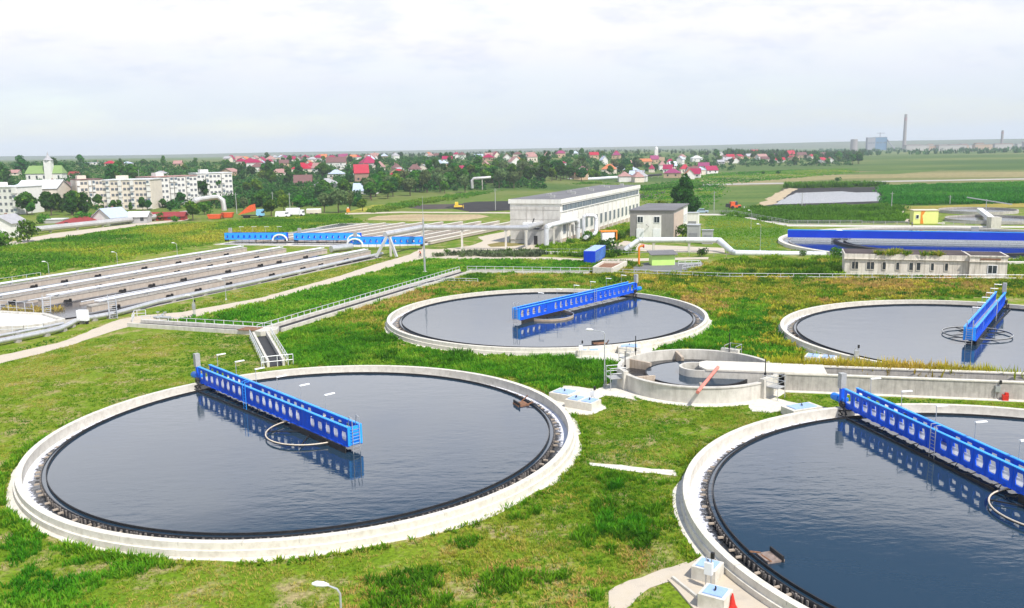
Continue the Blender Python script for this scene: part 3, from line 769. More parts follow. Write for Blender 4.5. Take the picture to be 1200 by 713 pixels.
    b = MB(); q = onch(28.1, -2.3); b.box((q[0], q[1], .0), (.5, .4, .55), rz); b.box((q[0]+.1, q[1], .55), (.3, .3, .2), rz); tag(b.build("pump", RED), "small red pump at the foot of the long channel wall", "pump")
def build_chambers():
    patch("paving", PAV1, CONC_WHITE, .022, .8, .15, seed=11)
    patch("paving", PAV2, CONC_WHITE, .022, .8, .15, seed=12)
    patch("paving", PAV3, CONC_WHITE, .022, .8, .15, seed=13)
    c = at(662, 469); chamber(c[0], c[1]+.3, R_(-35), (2.3, 2.0), "lidded chamber by the large lawn tank, the one with a single lid", 1)
    c = at(682, 478); chamber(c[0]+.1, c[1]+.2, R_(-35), (2.9, 1.8), "lidded chamber beside the large lawn tank with two lids side by side", 2)
    c = at(692, 476); post_box(c[0]+.3, c[1]+1, R_(-30), "small white meter box standing at the two-lid chamber", 1.3, True)
    c = at(829, 678); chamber(c[0], c[1], R_(-33), (1.38, 1.38), "lidded chamber on the slab, behind the white switch box", 1, .85)
    c = at(838, 711); chamber(c[0], c[1], R_(-33), (1.42, 1.38), "lidded chamber on the slab next to the red cone", 1, .85)
    c = at(830, 692); post_box(c[0], c[1], R_(-33), "white switch box on twin posts between two lidded chambers", 1.9, True)
    c = at(858, 713)
    t = empty("traffic_cone", (c[0], c[1], .08), 0, "red cone beside the lidded chamber at the tank wall", "cone")
    b = MB(); b.tube([(0, 0, .05), (0, 0, .75)], [.2, .04], 12); b.build("cone", RED, t, smooth=True); b = MB(); b.box((0, 0, 0), (.45, .45, .05)); b.build("base", RED, t)
    P = jag(ppoly(SLAB), 1, .05, 3); b = MB(); b.prism(P, -.05, .10); struct(b.build("slab_path", PAVE))
    b = MB(); p0, p1 = at(788, 680), at(818, 704); b.bar((*p0, .15), (*p1, .15), .14, .18); tag(b.build("kerb_stone", CONC), "low concrete kerb edging the slab with the lidded chambers", "kerb")
    c = at(940, 486); chamber(c[0], c[1]+.2, R_(22), (3.2, 1.7), "long lidded chamber on the grass before the channel and its bridge cabinet", 1, .7)
    c = at(962, 426); chamber(c[0], c[1]+.2, R_(-28), (3.2, 2.0), "low lidded chamber against the tank below the derelict building", 2, .75)
    c = at(690, 416); chamber(c[0], c[1]+.5, R_(-8), (2.6, 1.9), "low two-lid chamber by the tank wall behind the lush grass", 2, .6)
    c = at(738, 414); chamber(c[0], c[1]+.4, R_(-8), (2.6, 1.9), "lidded chamber next to the small tank platform, with a bigger concrete block", 1, .8)
    c = at(690, 417); post_box(c[0]-1.0, c[1]-.6, 0, "white meter box on a stake before the far lidded chambers", 1.6, True)
    c = at(1003, 428); post_box(c[0], c[1], 0, "dark-headed instrument stake among the yellow weeds", 1.9)
def light_pole(x, y, h, arm, az, label, group="lamp posts of the plant", s=1.0):
    t = empty("lamp_post", (x, y, 0), R_(az), label, "lamp post", group)
    b = MB(); b.tube([(0, 0, -.1), (0, 0, h-.25), (.12, 0, h-.05), (arm, 0, h+.12)], [.065*s, .05*s, .045*s, .04*s], 8); b.build("pole", GALV, t, smooth=True)
    b = MB(); b.tube([(arm-.1, 0, h+.12), (arm+.12, 0, h+.15), (arm+.42, 0, h+.17), (arm+.62, 0, h+.17)], [.05*s, .12*s, .13*s, .05*s], 10); b.build("lamp_head", WHITE, t, smooth=True)
    b = MB(); b.box((0, 0, 0), (.3*s, .3*s, .25)); b.build("base", CONC, t)
def build_poles():
    g = at(708.5, 453); light_pole(g[0], g[1], 5.7, 1.25, 172, "slim lamp post beside the railed platform of the small round tank")
    g = at(398, 688, 5.8); light_pole(g[0], g[1], 5.75, .55, 176, "lamp post whose white head alone shows above the bottom edge")
    for (u, v, h, lb) in ((890.8, 294, 6, "slim lamp post on the lawn between the white pipe and the long-beam tank"), (880, 268, 5.2, "slim lamp post on the lawn near the blue-grey fence"),
                          (58, 326, 3.2, "short lamp on the wall of the weedy meadow nearest the frame edge"), (138, 312, 3, "short lamp along the basin wall, middle one of the meadow row"), (208, 300, 3, "short lamp along the basin wall nearest the first blue beam"),
                          (228, 372, 3.2, "lone thin lamp post between the sandy path and the green slope"), (265, 352, 3.4, "lone thin lamp post at the dry verge of the sandy path")):
        g = at(u, v); light_pole(g[0], g[1], h, .5, 190, lb, s=.9)
    # mast
    g = at(498, 320); t = empty("lightning_mast", (*g, 0), 0, "tall grey tapering mast with a thin spike, beside the sandy path", "mast")
    H = zat(498, 247, g[1]); b = MB(); b.tube([(0, 0, 0), (0, 0, H*.86)], [.21, .14], 12); b.build("pole", GALV, t, smooth=True)
    b = MB(); b.tube([(0, 0, H*.86), (0, 0, H*.9), (0, 0, H*1.22)], [.14, .05, .02], 8); b.build("spike", GALV, t)
    b = MB(); b.box((0, 0, 0), (.8, .8, .3)); b.build("base", CONC, t)
    # timber and concrete utility poles
    i = 0
    for (u, v0, v1, lb) in ((410, 248, 224, "utility pole before the willow clump, beside the orange marker"), (340, 247, 226, "utility pole among the bushes behind the white vans"), (277.6, 251, 226, "utility pole next to the orange dump truck"),
                            (320, 243, 225, "utility pole among trees near the brown roof"), (580.6, 247, 221, "utility pole at the black soil yard before the warehouse"), (836.7, 247, 224, "utility pole behind the pale blue car"), (939.6, 245, 226, "utility pole in front of the sludge pond"),
                            (1044.6, 245, 225, "utility pole in the crop near the yellow-green kiosk"), (1113, 240, 229, "utility pole in the crop field before the far round tanks"), (163.5, 215, 199, "pole rising behind the long apartment block")):
        x, y = at_land(u, v0); z = land(x, y); H = zat(u, v1, y)-z
        t = empty("utility_pole", (x, y, z), 0, lb, "utility pole", "utility poles"); b = MB(); b.tube([(0, 0, -.3), (0, 0, H)], [.17, .11], 8); b.build("pole", GREYBOX, t)
        b = MB(); b.box((0, 0, H-.7), (1.5, .1, .1)); b.build("crossarm", GREYBOX, t)

def wall_line(b, a, c, w, z0, z1, mi=0):
    dx, dy = c[0]-a[0], c[1]-a[1]; L = math.hypot(dx, dy); b.box(((a[0]+c[0])/2, (a[1]+c[1])/2, z0), (L, w, z1-z0), math.atan2(dy, dx), mi)
def shift(a, c, d):
    dx, dy = c[0]-a[0], c[1]-a[1]; L = math.hypot(dx, dy); return (a[0]-dy/L*d, a[1]+dx/L*d), (c[0]-dy/L*d, c[1]+dx/L*d)
def build_channels():
    # collecting channel: two low walls and dark water, from the footpath past the corner and up the slope
    def chan(name, label, a, c, w, h, railside=0, zt=None):
        ox, oy = a; A, C = (0, 0), (c[0]-ox, c[1]-oy)
        t = empty(name, (ox, oy, 0), 0, label, "channel", "low concrete channels")
        for s in (-1, 1):
            p, q = shift(A, C, s*w/2); b = MB(); wall_line(b, p, q, .28, -.1, h); b.build("wall", CONC, t)
        b = MB(); wall_line(b, A, C, w-.29, .05, .10); b.build("channel_bed", DARK, t)
        return t
    def away(a, b, d):  # move a towards b by d
        L = math.dist(a, b); return (a[0]+(b[0]-a[0])*d/L, a[1]+(b[1]-a[1])*d/L)
    chan("collecting_channel", "low concrete channel with railing leading from the sandy path to the channel corner", CH_A, away(CH_B, CH_A, 1.6), 2.6, .55)
    chan("collecting_channel", "low concrete channel climbing along the green slope to the mast side", away(CH_B, CH_C, 1.6), CH_C, 2.6, .5)
    chan("collecting_channel", "low concrete channel running straight between weeds behind the bridge tank", away(CH_C, CH_D, .3), CH_D, 1.6, .4)
    b = MB(); b.prism([(CH_B[0]+x, CH_B[1]+y) for x, y in ((-1.7, -.9), (-.2, -1.9), (1.6, -.4), (1.4, 1.5), (-.9, 1.5))], 0, .62); tag(b.build("channel_junction", CONC), "concrete junction block at the corner of the low channels", "junction")
    b = MB(); c = away(CH_B, CH_A, 2.3); b.box((c[0], c[1]-.6, .62), (2.6, 2.2, .06), R_(-15)); tag(b.build("rusty_cover", RUST), "rusty steel cover plate over the channel corner", "cover")
    a, c = at(304.5, 394), at(324.5, 431); c = away(c, a, .6)
    chan("outlet_channel", "narrow concrete channel with dark water running down to the large lawn tank", away(a, c, .7), c, 1.7, .75)
    for s, lb in ((-1, "railing on the footpath side of the narrow channel to the large lawn tank"), (1, "railing on the lush side of the narrow channel to the large lawn tank")):
        p, q = shift(a, c, s*1.35); railing("channel_railing", lb, [away(p, q, 1.2), q], 1.15, 1.6, group="railings along the channels")
    p, q = shift(a, c, -1.6)[1], shift(a, c, 1.9)[1]; railing("channel_railing", "short cross railing over the mouth of the narrow channel at the large lawn tank", [p, q], 1.25, 1.2, group="railings along the channels")
    p, q = shift(CH_A, CH_B, 1.45); railing("channel_railing", "galvanised railing above the channel from the sandy path to the corner", [p, q], 1.1, 1.5, group="railings along the channels")
    p, q = shift(CH_B, CH_C, 1.45); r_, s_ = shift(CH_C, CH_D, 1.0)
    railing("channel_railing", "long galvanised railing climbing the green slope beside the channel", [p, q], 1.1, 1.5, group="railings along the channels")
    railing("channel_railing", "galvanised railing running level behind the weeds of the bridge tank", [r_, s_], 1.1, 1.8, group="railings along the channels")
    railing("channel_railing", "thin railing crossing the weeds before the lime hut and derelict building", [s_, CH_E, at(1000, 328.5), CH_F], 1.1, 2.2, group="railings along the channels")
    railing("channel_railing", "lower rail line just behind the bridge tank in dry weeds", [at(470, 341), at(520, 331), at(560, 332)], .8, 2.0, group="railings along the channels")
    railing("path_railing", "short railing at the corner of the sandy path", [at(155, 378), at(158, 371.5), at(171, 371)], 1.0, 1.2)
    # valves at the channel head
    c = at(192, 377); t = empty("pipe_valves", (*c, .3), R_(-15), "cluster of grey valves and pipes in the head of the railed channel", "valves")
    b = MB(); b.tube([(-1.6, 0, .3), (1.2, 0, .3)], .22, 10); b.tube([(-.6, -.8, .3), (-.6, .8, .6)], .16, 8); b.build("pipework", GALV, t, smooth=True)
    for x in (-.9, .3):
        b = MB(); b.tube([(0, 0, .4), (0, 0, 1.1)], .05, 6); b.lathe([(.18, 1.05), (.26, 1.05), (.26, 1.12), (.18, 1.12)], 16); b.build("handwheel", GREYBOX, t, loc=(x, 0, 0))
    c = at(228, 371); post_box(c[0], c[1], 0, "pale sign-like box on a stake above the railed channel", 2.2)

# ------------------------------------------------------------------ aeration basins and pipework
def pt(u, v, Y): d = ray(u, v); t = Y/d.y; return Vector((d.x*t, Y, CZ+d.z*t))
GREYWATER = water_mat("basin_water", (.05, .05, .058), .25, 2.0, .1, sx=1)
BDIR = Vector((.412, .911))
def basin_wall(a, c, label, w=1.1, zt=1.55, pipes=True, face=1.05):
    dx, dy = c[0]-a[0], c[1]-a[1]; L = math.hypot(dx, dy); rz = math.atan2(dy, dx)
    t = empty("basin_wall", (a[0], a[1], 0), rz, label, "basin wall", "basin walls with pipes on top")
    b = MB(); b.box((L/2, 0, zt-face), (L, w, face-.25)); b.build("wall", CONC_BAS, t)
    b = MB(); b.box((L/2, 0, zt-.2), (L+.1, w+.12, .2)); b.build("deck", CONC_OLD if pipes else CONC_WHITE, t)
    if pipes:
        for y, r in ((-w*.42, .12), (0, .08), (w*.42, .14)):
            b = MB(); b.tube([(1.5, y, zt+.40), (L-1, y, zt+.40)], r, 8); b.build("air_pipe", PIPE_W, t, smooth=True)
        first = None; n = int(L/7)
        for k in range(n):
            x = 3+k*7+1.5*math.sin(k*2.3)
            if not first: b = MB(); b.box((0, 0, zt), (.22, w*.9, .36)); first = b.build("pipe_saddle", GALV, t, loc=(x, 0, 0))
            else: part_copy(first, t, (x, 0, 0))
        first = None
        for k in range(int(L/9)):
            x = 4+k*9+2*math.sin(k*1.7)
            if not first: b = MB(); b.box((0, -w*.85, zt-1.1), (.9, .7, .42), 0, 0, .5, 1); b.box((.75, -w*.8, zt-1.2), (.2, .4, .6)); first = b.build("outlet_box", DARK, t, loc=(x, 0, 0))
            else: part_copy(first, t, (x, 0, 0))
    return t
def build_basins():
    L = BASIN_OUT
    P = [(-125, 92), (-94, 150), (-64, 214), (-56, 214), (-26, 202), (-34, 186), (-58, 134), (-61, 129), (-90, 124)]
    P = [(-135, 110), (-94.5, 150.5), (-66, 212), (-29.5, 200.5), (-59.5, 133), (-70, 118), (-80, 100)]
    b = MB(); b.prism(P, -.05, .05); struct(b.build("basin_floor", CONC_OLD))
    P = [(-130, 112), (-93.5, 151), (-66.5, 210), (-31, 198.5), (-60.5, 134), (-76, 118)]
    b = MB(); b.add([(x, y, .30) for x, y in P], [tuple(range(len(P)))]); struct(b.build("basin_water", GREYWATER))
    lab = ["basin wall along the weedy meadow, farthest from the sandy path", "second basin wall from the weedy meadow", "second basin wall from the big pipe", "basin wall next to the big pipe at the sandy path"]
    W = [(at(u, v, 1.75), at(p, q, 1.75)) for u, v, p, q in ((-60, 343.5, 287, 289), (-20, 351, 333, 290), (47, 349.5, 381, 291), (104, 356.5, 432, 292.7))]
    for (a, c), l in zip(W, lab): basin_wall(a, c, l)
    lab3 = ["first thin dividing wall from the weedy meadow", "second thin dividing wall from the weedy meadow", "third thin dividing wall from the weedy meadow", "third thin dividing wall from the big silver pipe", "second thin dividing wall from the big silver pipe", "thin dividing wall nearest the big silver pipe"]
    for k, l in enumerate(lab3):
        q, f = k//2, (.36, .70)[k % 2]; a = Vector(W[q][0]).lerp(Vector(W[q+1][0]), f); c = Vector(W[q][1]).lerp(Vector(W[q+1][1]), f); a = a+(c-a).normalized()*4
        d = c-a; L = d.length; t = empty("dividing_wall", (a.x, a.y, 0), math.atan2(d.y, d.x), l, "basin wall", "thin walls dividing the basin lanes")
        b = MB(); b.box((L/2, 0, 0), (L, .22, .62)); b.build("wall", CONC_BAS, t); b = MB(); b.tube([(.5, .3, .72), (L-.5, .3, .72)], .09, 8); b.build("pipe", PIPE_W, t, smooth=True)
    a, c = at(-40, 339, 1.3), at(48, 325, 1.3)
    railing("basin_railing", "pale railing on the basin wall at the meadow, at the frame edge", [a, c], 2.2, 2.6, z=0)
    # stairs between walls
    for (u, v, lb, rz) in ((133, 372, "steel stair with handrails over the pipe bend by the white cabinet", 115), (56, 372, "steel stair with handrails beside the foam basin", 115)):
        g = at(u, v); t = empty("steel_stair", (*g, 0), R_(rz), lb, "stair", "steel stairs at the basins")
        b = MB()
        for s in (-.5, .5): b.bar((-1.6, s, 0), (1.6, s, 2.2), .1, .25)
        b.build("stringer", GALV, t); b = MB()
        for k in range(9): b.box((-1.5+k*.37, 0, .1+k*.255), (.28, .95, .05))
        b.build("treads", GALV, t); b = MB()
        for s in (-.55, .55): b.tube([(-1.6, s, 0), (-1.6, s, 1), (1.6, s, 3.2), (1.6, s, 2.2)], .04, 6)
        b.build("handrail", GALV, t)
    # foam basin at the frame edge
    t = empty("foam_basin", (*at(20, 378), 0), 0, "rectangular basin brim-full of white foam at the frame edge", "basin"); o = t.location
    Q = [at(-70, 372, 1), at(0, 366.5, 1), at(52, 369.5, 1), at(74, 376, 1), at(50, 381.5, 1), at(28, 384, 1), at(-70, 388, 1)]
    Q = [(x-o.x, y-o.y) for x, y in Q]
    for k in range(7):
        if k == 6: continue
        b = MB(); wall_line(b, Q[k], Q[(k+1) % 7], .6, -.1, 1.25+.012*k); b.build("wall", CONC, t)
    m = mat("foam", (.80, .80, .80), .9, .06, .6, bump=.4)
    b = MB(); b.add([(x, y, .95) for x, y in Q], [tuple(range(7))]); f = b.build("foam", m, loc=(o.x, o.y, 0)); struct(f)
    patch("brown_water", [(-60, 400), (-60, 389), (10, 388), (40, 385.5), (56, 384), (30, 392), (0, 399)], water_mat("brown_pool", (.10, .06, .04), .15, 1), .06, 4, .1)
    railing("basin_railing", "thin railing along the front edge of the foam basin", [at(-40, 388.5, 1.2), at(28, 384, 1.2), at(50, 381.5, 1.2)], 2.2, 1.6)
    railing("basin_railing", "low railing behind the foam basin before the rusty weeds", [at(-40, 368, 0), at(0, 367, 0), at(40, 370, 0)], 2.0, 1.6)
    g = at(98, 380); t = empty("switch_cabinet", (*g, 0), R_(-8), "plain white cabinet on legs in front of the pipe bend", "cabinet"); b = MB(); b.box((0, 0, .5), (1.5, .7, 1.55)); b.build("box", WHITE, t)
    b = MB(); b.box((-.6, 0, 0), (.12, .5, .5)); b.box((.6, 0, 0), (.12, .5, .5)); b.build("leg_frame", DARK, t); b = MB(); b.box((0, -.37, .55), (1.42, .03, 1.45)); b.build("door", WHITE, t)
    # the long pipe on the ground
    def ground_pipe(label, uv, z, r, m=PIPE_S):
        P = [Vector((*at(u, v, z), z)) for u, v in uv]; o = P[0].copy(); o.z = 0
        t = empty("pipeline", o, 0, label, "pipeline"); b = MB(); b.tube([p-o for p in P], r, 12); b.build("pipe", m, t, smooth=True); first = None
        for i in range(len(P)-1):
            n = max(1, int((P[i+1]-P[i]).length/6))
            for k in range(n):
                q = P[i].lerp(P[i+1], (k+.5)/n)-o
                if first: part_copy(first, t, (q.x, q.y, 0))
                else: bb = MB(); bb.box((0, 0, 0), (.7, .7, max(.1, z-r+.06))); first = bb.build("support", CONC_OLD, t, loc=(q.x, q.y, 0))
        return t
    ground_pipe("long silver pipe lying along the basins from the frame edge to the pipe bridge", [(-50, 411), (0, 400), (40, 392), (68, 386), (80, 381), (88, 376.5), (101, 373), (120, 370), (137, 366.7), (183, 354), (290, 332), (420, 303), (448, 297.5)], .62, .36)
    ground_pipe("thinner dark-shadowed pipe running just behind the long silver pipe at the foam basin", [(-50, 403), (0, 393.5), (40, 386), (74, 379)], .9, .2)
    # far basins
    near = [at(300, 283.5), at(500, 288)]; n = 8
    P = [at(250, 287), at(325, 275.5), at(397, 262), at(600, 263), at(566, 271), at(502, 287.5), at(430, 290)]
    b = MB(); b.prism(P, -.05, .06); struct(b.build("basin_floor", CONC)); P = [at(268, 285), at(335, 275), at(400, 263.3), at(590, 264), at(556, 272), at(497, 286), at(430, 286)]
    b = MB(); b.add([(x, y, .35) for x, y in P], [tuple(range(len(P)))]); struct(b.build("basin_water", GREYWATER))
    st = [(300, 285), (325, 284.5), (349, 284.5), (372, 284.7), (395, 285), (418, 285.4), (440, 285.8), (462, 286.3), (483, 287), (503, 287.5)]
    lab2 = ["far basin wall under the first blue beam by the meadow", "far basin wall, second from the meadow", "far basin wall, third from the meadow", "far basin wall running up behind the middle blue beam", "far basin wall, fourth from the paved yard", "far basin wall, third from the paved yard", "far basin wall, second from the paved yard", "far basin wall behind the white siphon of the last blue bridge", "far basin wall just before the green verge strip", "far basin wall bordering the green verge at the paved yard"]
    for (u, v), l in zip(st, lab2):
        a = Vector(at(u, v)); Ln = (288-a.y)/BDIR.y; c = a+BDIR*Ln
        basin_wall(tuple(a), tuple(c), l, .8, 1.0, False, .8)
    # blue travelling bridges
    def travel(u0, u1, v, label, lamps, loop):
        a, c = Vector(at(u0, v, 1.3)), Vector(at(u1, v, 1.3)); d = c-a; L = d.length
        t = empty("travelling_bridge", (a.x, a.y, 0), math.atan2(d.y, d.x), label, "travelling bridge", "blue bridges over the basins")
        for y in (-.6, .6):
            b = MB(); k = 0; n = int(L/1.55); p = L/n
            for k in range(n):
                c0 = k*p+p/2; w = .42; zc = 2.2; h = .42
                hole = [(c0-w, zc-h), (c0, zc-h), (c0+w, zc-h), (c0+w*.7, zc), (c0+.12, zc+h), (c0, zc+h), (c0-.12, zc+h), (c0-w*.7, zc)]
                holed_plate(b, k*p, k*p+p, 1.35, 3.15, y, .08, hole)
            b.build("side_beam", BLUE_LIT if y < 0 else BLUE, t)
        b = MB(); b.box((L/2, 0, 1.6), (L-.2, 1.1, .06)); b.build("walkway", GALV, t)
        b = MB(); b.tube([(L*loop-2, -.95, 1.1)]+[(L*loop-2*math.cos(pi*k/10), -.95, 1.2+1.5*math.sin(pi*k/10)) for k in range(11)]+[(L*loop+2, -.95, 1.1)], .22, 8); b.build("siphon_pipe", WHITE, t, smooth=True)
        b = MB(); b.box((1.2, .5, 3.1), (.8, .6, 1.3)); b.build("control_cabinet", GREYBOX, t)
        for k in range(lamps):
            b = MB(); b.tube([(0, 0, 0), (0, 0, 1.6)], .035, 5); o = b.build("lamp_post", GALV, t, loc=(4+k*3.6, .6, 3.1)); b = MB(); b.box((.4, 0, 1.55), (1.3, .3, .08)); b.build("lamp_head", WHITE, o)
        for x in (.3, L-.3):
            b = MB(); b.box((x, 0, .9), (.5, 1.6, .5)); b.build("carriage", DARK, t)
        b = MB()
        for k in range(int(L/2)): b.bar((1+k*2, -.7, .4), (1+k*2, -.7, 1.4), .06)
        b.build("scraper_arms", DARK, t)
    travel(264.7, 337, 281, "blue perforated bridge over the basins nearest the meadow, four lamps above it", 4, .9)
    travel(345.5, 423, 281.5, "blue perforated bridge over the basins, the middle of three", 0, .93)
    travel(410.5, 496, 286.5, "blue perforated bridge over the basins, the one behind the pipe bridge post", 0, .08)
    b = MB(); p0, p1 = Vector((*at(388, 292, .9), .9)), Vector((*at(412, 289, .9), .9)); b.tube([p0, p1], .8, 12); tag(b.build("cylindrical_tank", PIPE_S, smooth=True), "grey lying cylinder at the head of the basin walls", "tank")

def build_pipes():
    ze = 5.3
    def elevated(name, label, P, r, m, sup, supw=.5):
        o = Vector((P[0].x, P[0].y, 0)); t = empty(name, o, 0, label, "pipe bridge")
        b = MB(); b.tube([p-o for p in P], r, 14); b.build("pipe", m, t, smooth=True)
        for (x, y, z) in sup:
            b = MB(); b.box((x-o.x, y-o.y, -.1), (supw, supw, z-r+.1)); b.box((x-o.x, y-o.y, z-r-.35), (supw*1.6, supw*1.2, .35)); b.build("support", CONC, t)
        for i in range(1, len(P)-1):
            b = MB(); d = (P[i+1]-P[i]).normalized(); b.tube([P[i]-o+d*.5-d*.12, P[i]-o+d*.5+d*.12], r*1.06, 14); b.build("joint_band", PIPE_S, t, smooth=True)
        return t
    P = [Vector((*at(u, v, ze), ze)) for u, v in ((451, 275), (493, 267), (540, 266.8), (590, 267.2), (617, 267.3), (636, 261.5), (652, 257))]
    sup = [(*at(u, v, ze), ze) for u, v in ((457, 273.8), (495, 267), (541, 266.8), (592.5, 267.2), (616.7, 267.3))]
    t = elevated("pipe_bridge", "long silver pipe carried high on concrete posts towards the warehouse end wall", P, .55, PIPE_S, sup)
    o = t.location; q = P[0]-Vector(o)
    b = MB(); b.bar((q.x-2.0, q.y-1.5, .3), (q.x+.4, q.y, ze-.5), .5); b.bar((q.x+2.6, q.y-.8, .2), (q.x+1.0, q.y, ze-.6), .5); b.build("raking_leg", PIPE_S, t)
    Y = at(640.5, 291)[1]; z2 = zat(640.5, 264, Y)
    P = [pt(640.5, 292, Y), pt(640.5, 270, Y), pt(641, 266.5, Y), pt(644, 264.6, Y+1)]+[Vector((*at(u, v, z2), z2)) for u, v in ((660, 260.6), (673, 257.6))]
    e = P[-1]; P += [e+Vector((.8, 1.2, -.5)), e+Vector((1.0, 1.5, -1.6)), Vector((e.x+1.0, e.y+1.5, 0))]
    elevated("pipe_bridge", "fat pale pipe rising from the ground, crossing above bushes and dropping beside the warehouse", P, .62, PIPE_W, [(*at(649, 262.8, z2), z2), (*at(668, 258.7, z2), z2)], .55)
    Y = at(686, 281)[1]
    P = [pt(684, 281, Y), pt(684, 257, Y), pt(685, 254, Y), pt(687.5, 252.8, Y), pt(695, 252.8, Y), pt(697.6, 254, Y), pt(698.6, 257, Y), pt(698.6, 271, Y-1), pt(697, 274, Y-2), pt(686, 278.6, Y-9)]
    elevated("pipe_loop", "pale pipe bent into a tall square loop in front of the warehouse windows", P, .5, PIPE_W, [])
    Y = 200
    P = [pt(733, 294, Y), pt(735.5, 291, Y), pt(747, 283, Y), pt(750, 281.6, Y), pt(800, 281.3, Y), pt(839, 281.6, Y), pt(843, 282.4, Y), pt(858, 295.0, 194), pt(862, 296.9, 193), pt(900, 297.3, 192), pt(950, 298.1, 191), pt(1000, 299, 190), pt(1100, 301, 187), pt(1240, 304.3, 182)]
    sup = [(*pt(u, v, Y).to_2d(), 3.0) for u, v in ((766, 281), (807.6, 281.3))]
    elevated("pipe_bridge", "white clad pipe running level behind the lime hut, then dropping low across the grass", P, .62, PIPE_W, sup, .45)
    # orange standpipe
    g = at(748.7, 310.5); H = zat(748.7, 288.7, g[1]); t = empty("standpipe", (*g, 0), 0, "orange standpipe with red valve beside the lime hut", "standpipe")
    b = MB(); b.tube([(0, 0, 0), (0, 0, H-.3), (.3, 0, H), (1.0, 0, H)], .2, 10); b.build("pipe", ORANGE, t, smooth=True); b = MB(); b.tube([(.85, 0, H), (1.05, 0, H)], .38, 12); b.tube([(.6, 0, H), (.6, 0, H+.5)], .08, 6); b.build("valve", RED, t)

# ------------------------------------------------------------------ plant buildings
def oriented(name, o, rz, label, cat, group=None): return empty(name, (o[0], o[1], 0), rz, label, cat, group)
def window(t, x, y, z, w, h, face="y-", frame=WHITE, glass=GLASS, mull=1):
    """a window on a wall plane; face tells which way it looks in the building's own axes"""
    sx = face[0] == "x"; sg = -1 if face[1] == "-" else 1
    def bx(b, cx, cz, ww, hh, d, off):
        c = (x+(0 if sx else cx), y+(cx if sx else 0), z+cz)
        if sx: b.box((c[0]+sg*off, c[1], c[2]), (d, ww, hh))
        else: b.box((c[0], c[1]+sg*off, c[2]), (ww, d, hh))
    b = MB(); bx(b, 0, 0, w, h, .08, .03); g = b.build("window", glass, t)
    b = MB(); fw = .09
    bx(b, -w/2, -fw, fw, h+2*fw, .12, .05); bx(b, w/2, -fw, fw, h+2*fw, .12, .05); bx(b, 0, -fw, w-fw-.004, fw, .12, .05); bx(b, 0, h, w-fw-.004, fw, .12, .05)
    for k in range(1, mull+1): bx(b, -w/2+w*k/(mull+1), .004, fw*.8, h-.008, .1, .05)
    b.build("frame", frame, g); return g
def build_warehouse():
    fr = Vector(at(657, 286.5)); H = 11.3; far = Vector(at(749, 217, H)); d = (far-fr); L = d.length; d.normalize(); rz = math.atan2(d.y, d.x); W = 13.6
    # axes: x along the long side, y to the left of it (towards the end wall's far corner)
    t = oriented("warehouse", fr, rz, "long white industrial hall with a ribbon of windows under its flat roof", "warehouse")
    b = MB(); b.box((L/2, W/2, -.2), (L, W, H-.9)); b.build("wall", PANELW, t)
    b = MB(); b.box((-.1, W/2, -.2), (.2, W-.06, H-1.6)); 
    b.build("end_wall", PANELW_SHADE, t)
    b = MB()
    for k in range(1, 3): b.box((-.22, W*k/3, 0), (.08, .12, H-1.9))
    for z in (3.4, 6.2, 8.6): b.box((-.215, W/2, z), (.06, W-.3, .07))
    b.box((-.26, W/2, .9), (.16, W, .22)); b.build("panel_joints", CONC_OLD, t)
    b = MB(); b.box((L/2, W/2, H-1.1), (L+.7, W+.7, 1.1)); b.build("parapet", PANELW, t)
    b = MB(); b.box((L/2, W/2, H+.004), (L+.1, W+.1, .06)); r = b.build("roof", ROOFG, t)
    for k in range(9):
        b = MB(); b.box((6+k*L/9.5, W*(.3+.3*(k % 2)), H+.06), (1.1, 1.1, .7)); b.build("roof_vent", GREYBOX, r)
    n = 19
    for k in range(n):
        x = 1.5+(k+.5)*(L-3)/n; g = MB(); g.box((x, -.03, 8.35), ((L-3)/n-.25, .1, 1.45)); w = g.build("window", GLASS_B, t); g = MB()
        for j in range(4): g.box((x-((L-3)/n-.25)/2+((L-3)/n-.25)*j/3, -.09, 8.35), (.1, .06, 1.45))
        g.build("frame", GREYBOX, w)
    b = MB(); b.box((L/2, -.1, 8.1), (L, .3, .2)); b.box((L/2, -.1, 9.85), (L, .3, .16)); b.build("ribbon_sill", PANELW, t)
    n = 17
    for k in range(n):
        x = 3.0+k*(L-6)/(n-1); window(t, x, 0, 2.5, 2.1, 2.6, "y-", GREYBOX, GLASS_B, 2)
    b = MB()
    for k in range(n+1): b.box((.3+k*(L-.6)/n, -.12, 0), (.4, .22, 8.0))
    b.build("pilasters", PANELW, t)
    b = MB(); b.box((L/2, -.08, -.1), (L, .2, 1.4)); b.build("plinth", CONC_TAN, t)
    # lean-to at the end wall
    o = Vector((fr.x, fr.y)); v = empty("lean_to_shed", (0, 0, 0), 0)
    v.location = (*(o+Vector((-math.sin(rz), math.cos(rz)))*4.3-d*2.3), 0); v.rotation_euler.z = rz
    tag(v, "small grey shed with a black doorway against the hall's end wall", "shed")
    b = MB(); b.box((.9, 2.2, -.1), (2.6, 4.6, 3.9)); b.build("wall", GREYBOX, v); b = MB(); b.box((-.42, 1.4, 0), (.08, .95, 2.3)); b.build("doorway", DARK, v)
    b = MB(); b.box((.9, 2.2, 3.8), (2.9, 4.9, .15)); b.build("roof", ROOFG, v)
    v = empty("wall_duct", (*(o+Vector((-math.sin(rz), math.cos(rz)))*6.0-d*.95), 0), rz, "pale boxy duct on the hall's end wall above the shed", "duct"); b = MB(); b.box((0, 1.5, 4.2), (1.5, 4.2, 1.3)); b.build("box", WHITE, v)
    b = MB(); b.bar((-.4, 1, 5.4), (-.9, .4, 6.6), .2); b.build("flue", DARK, v)
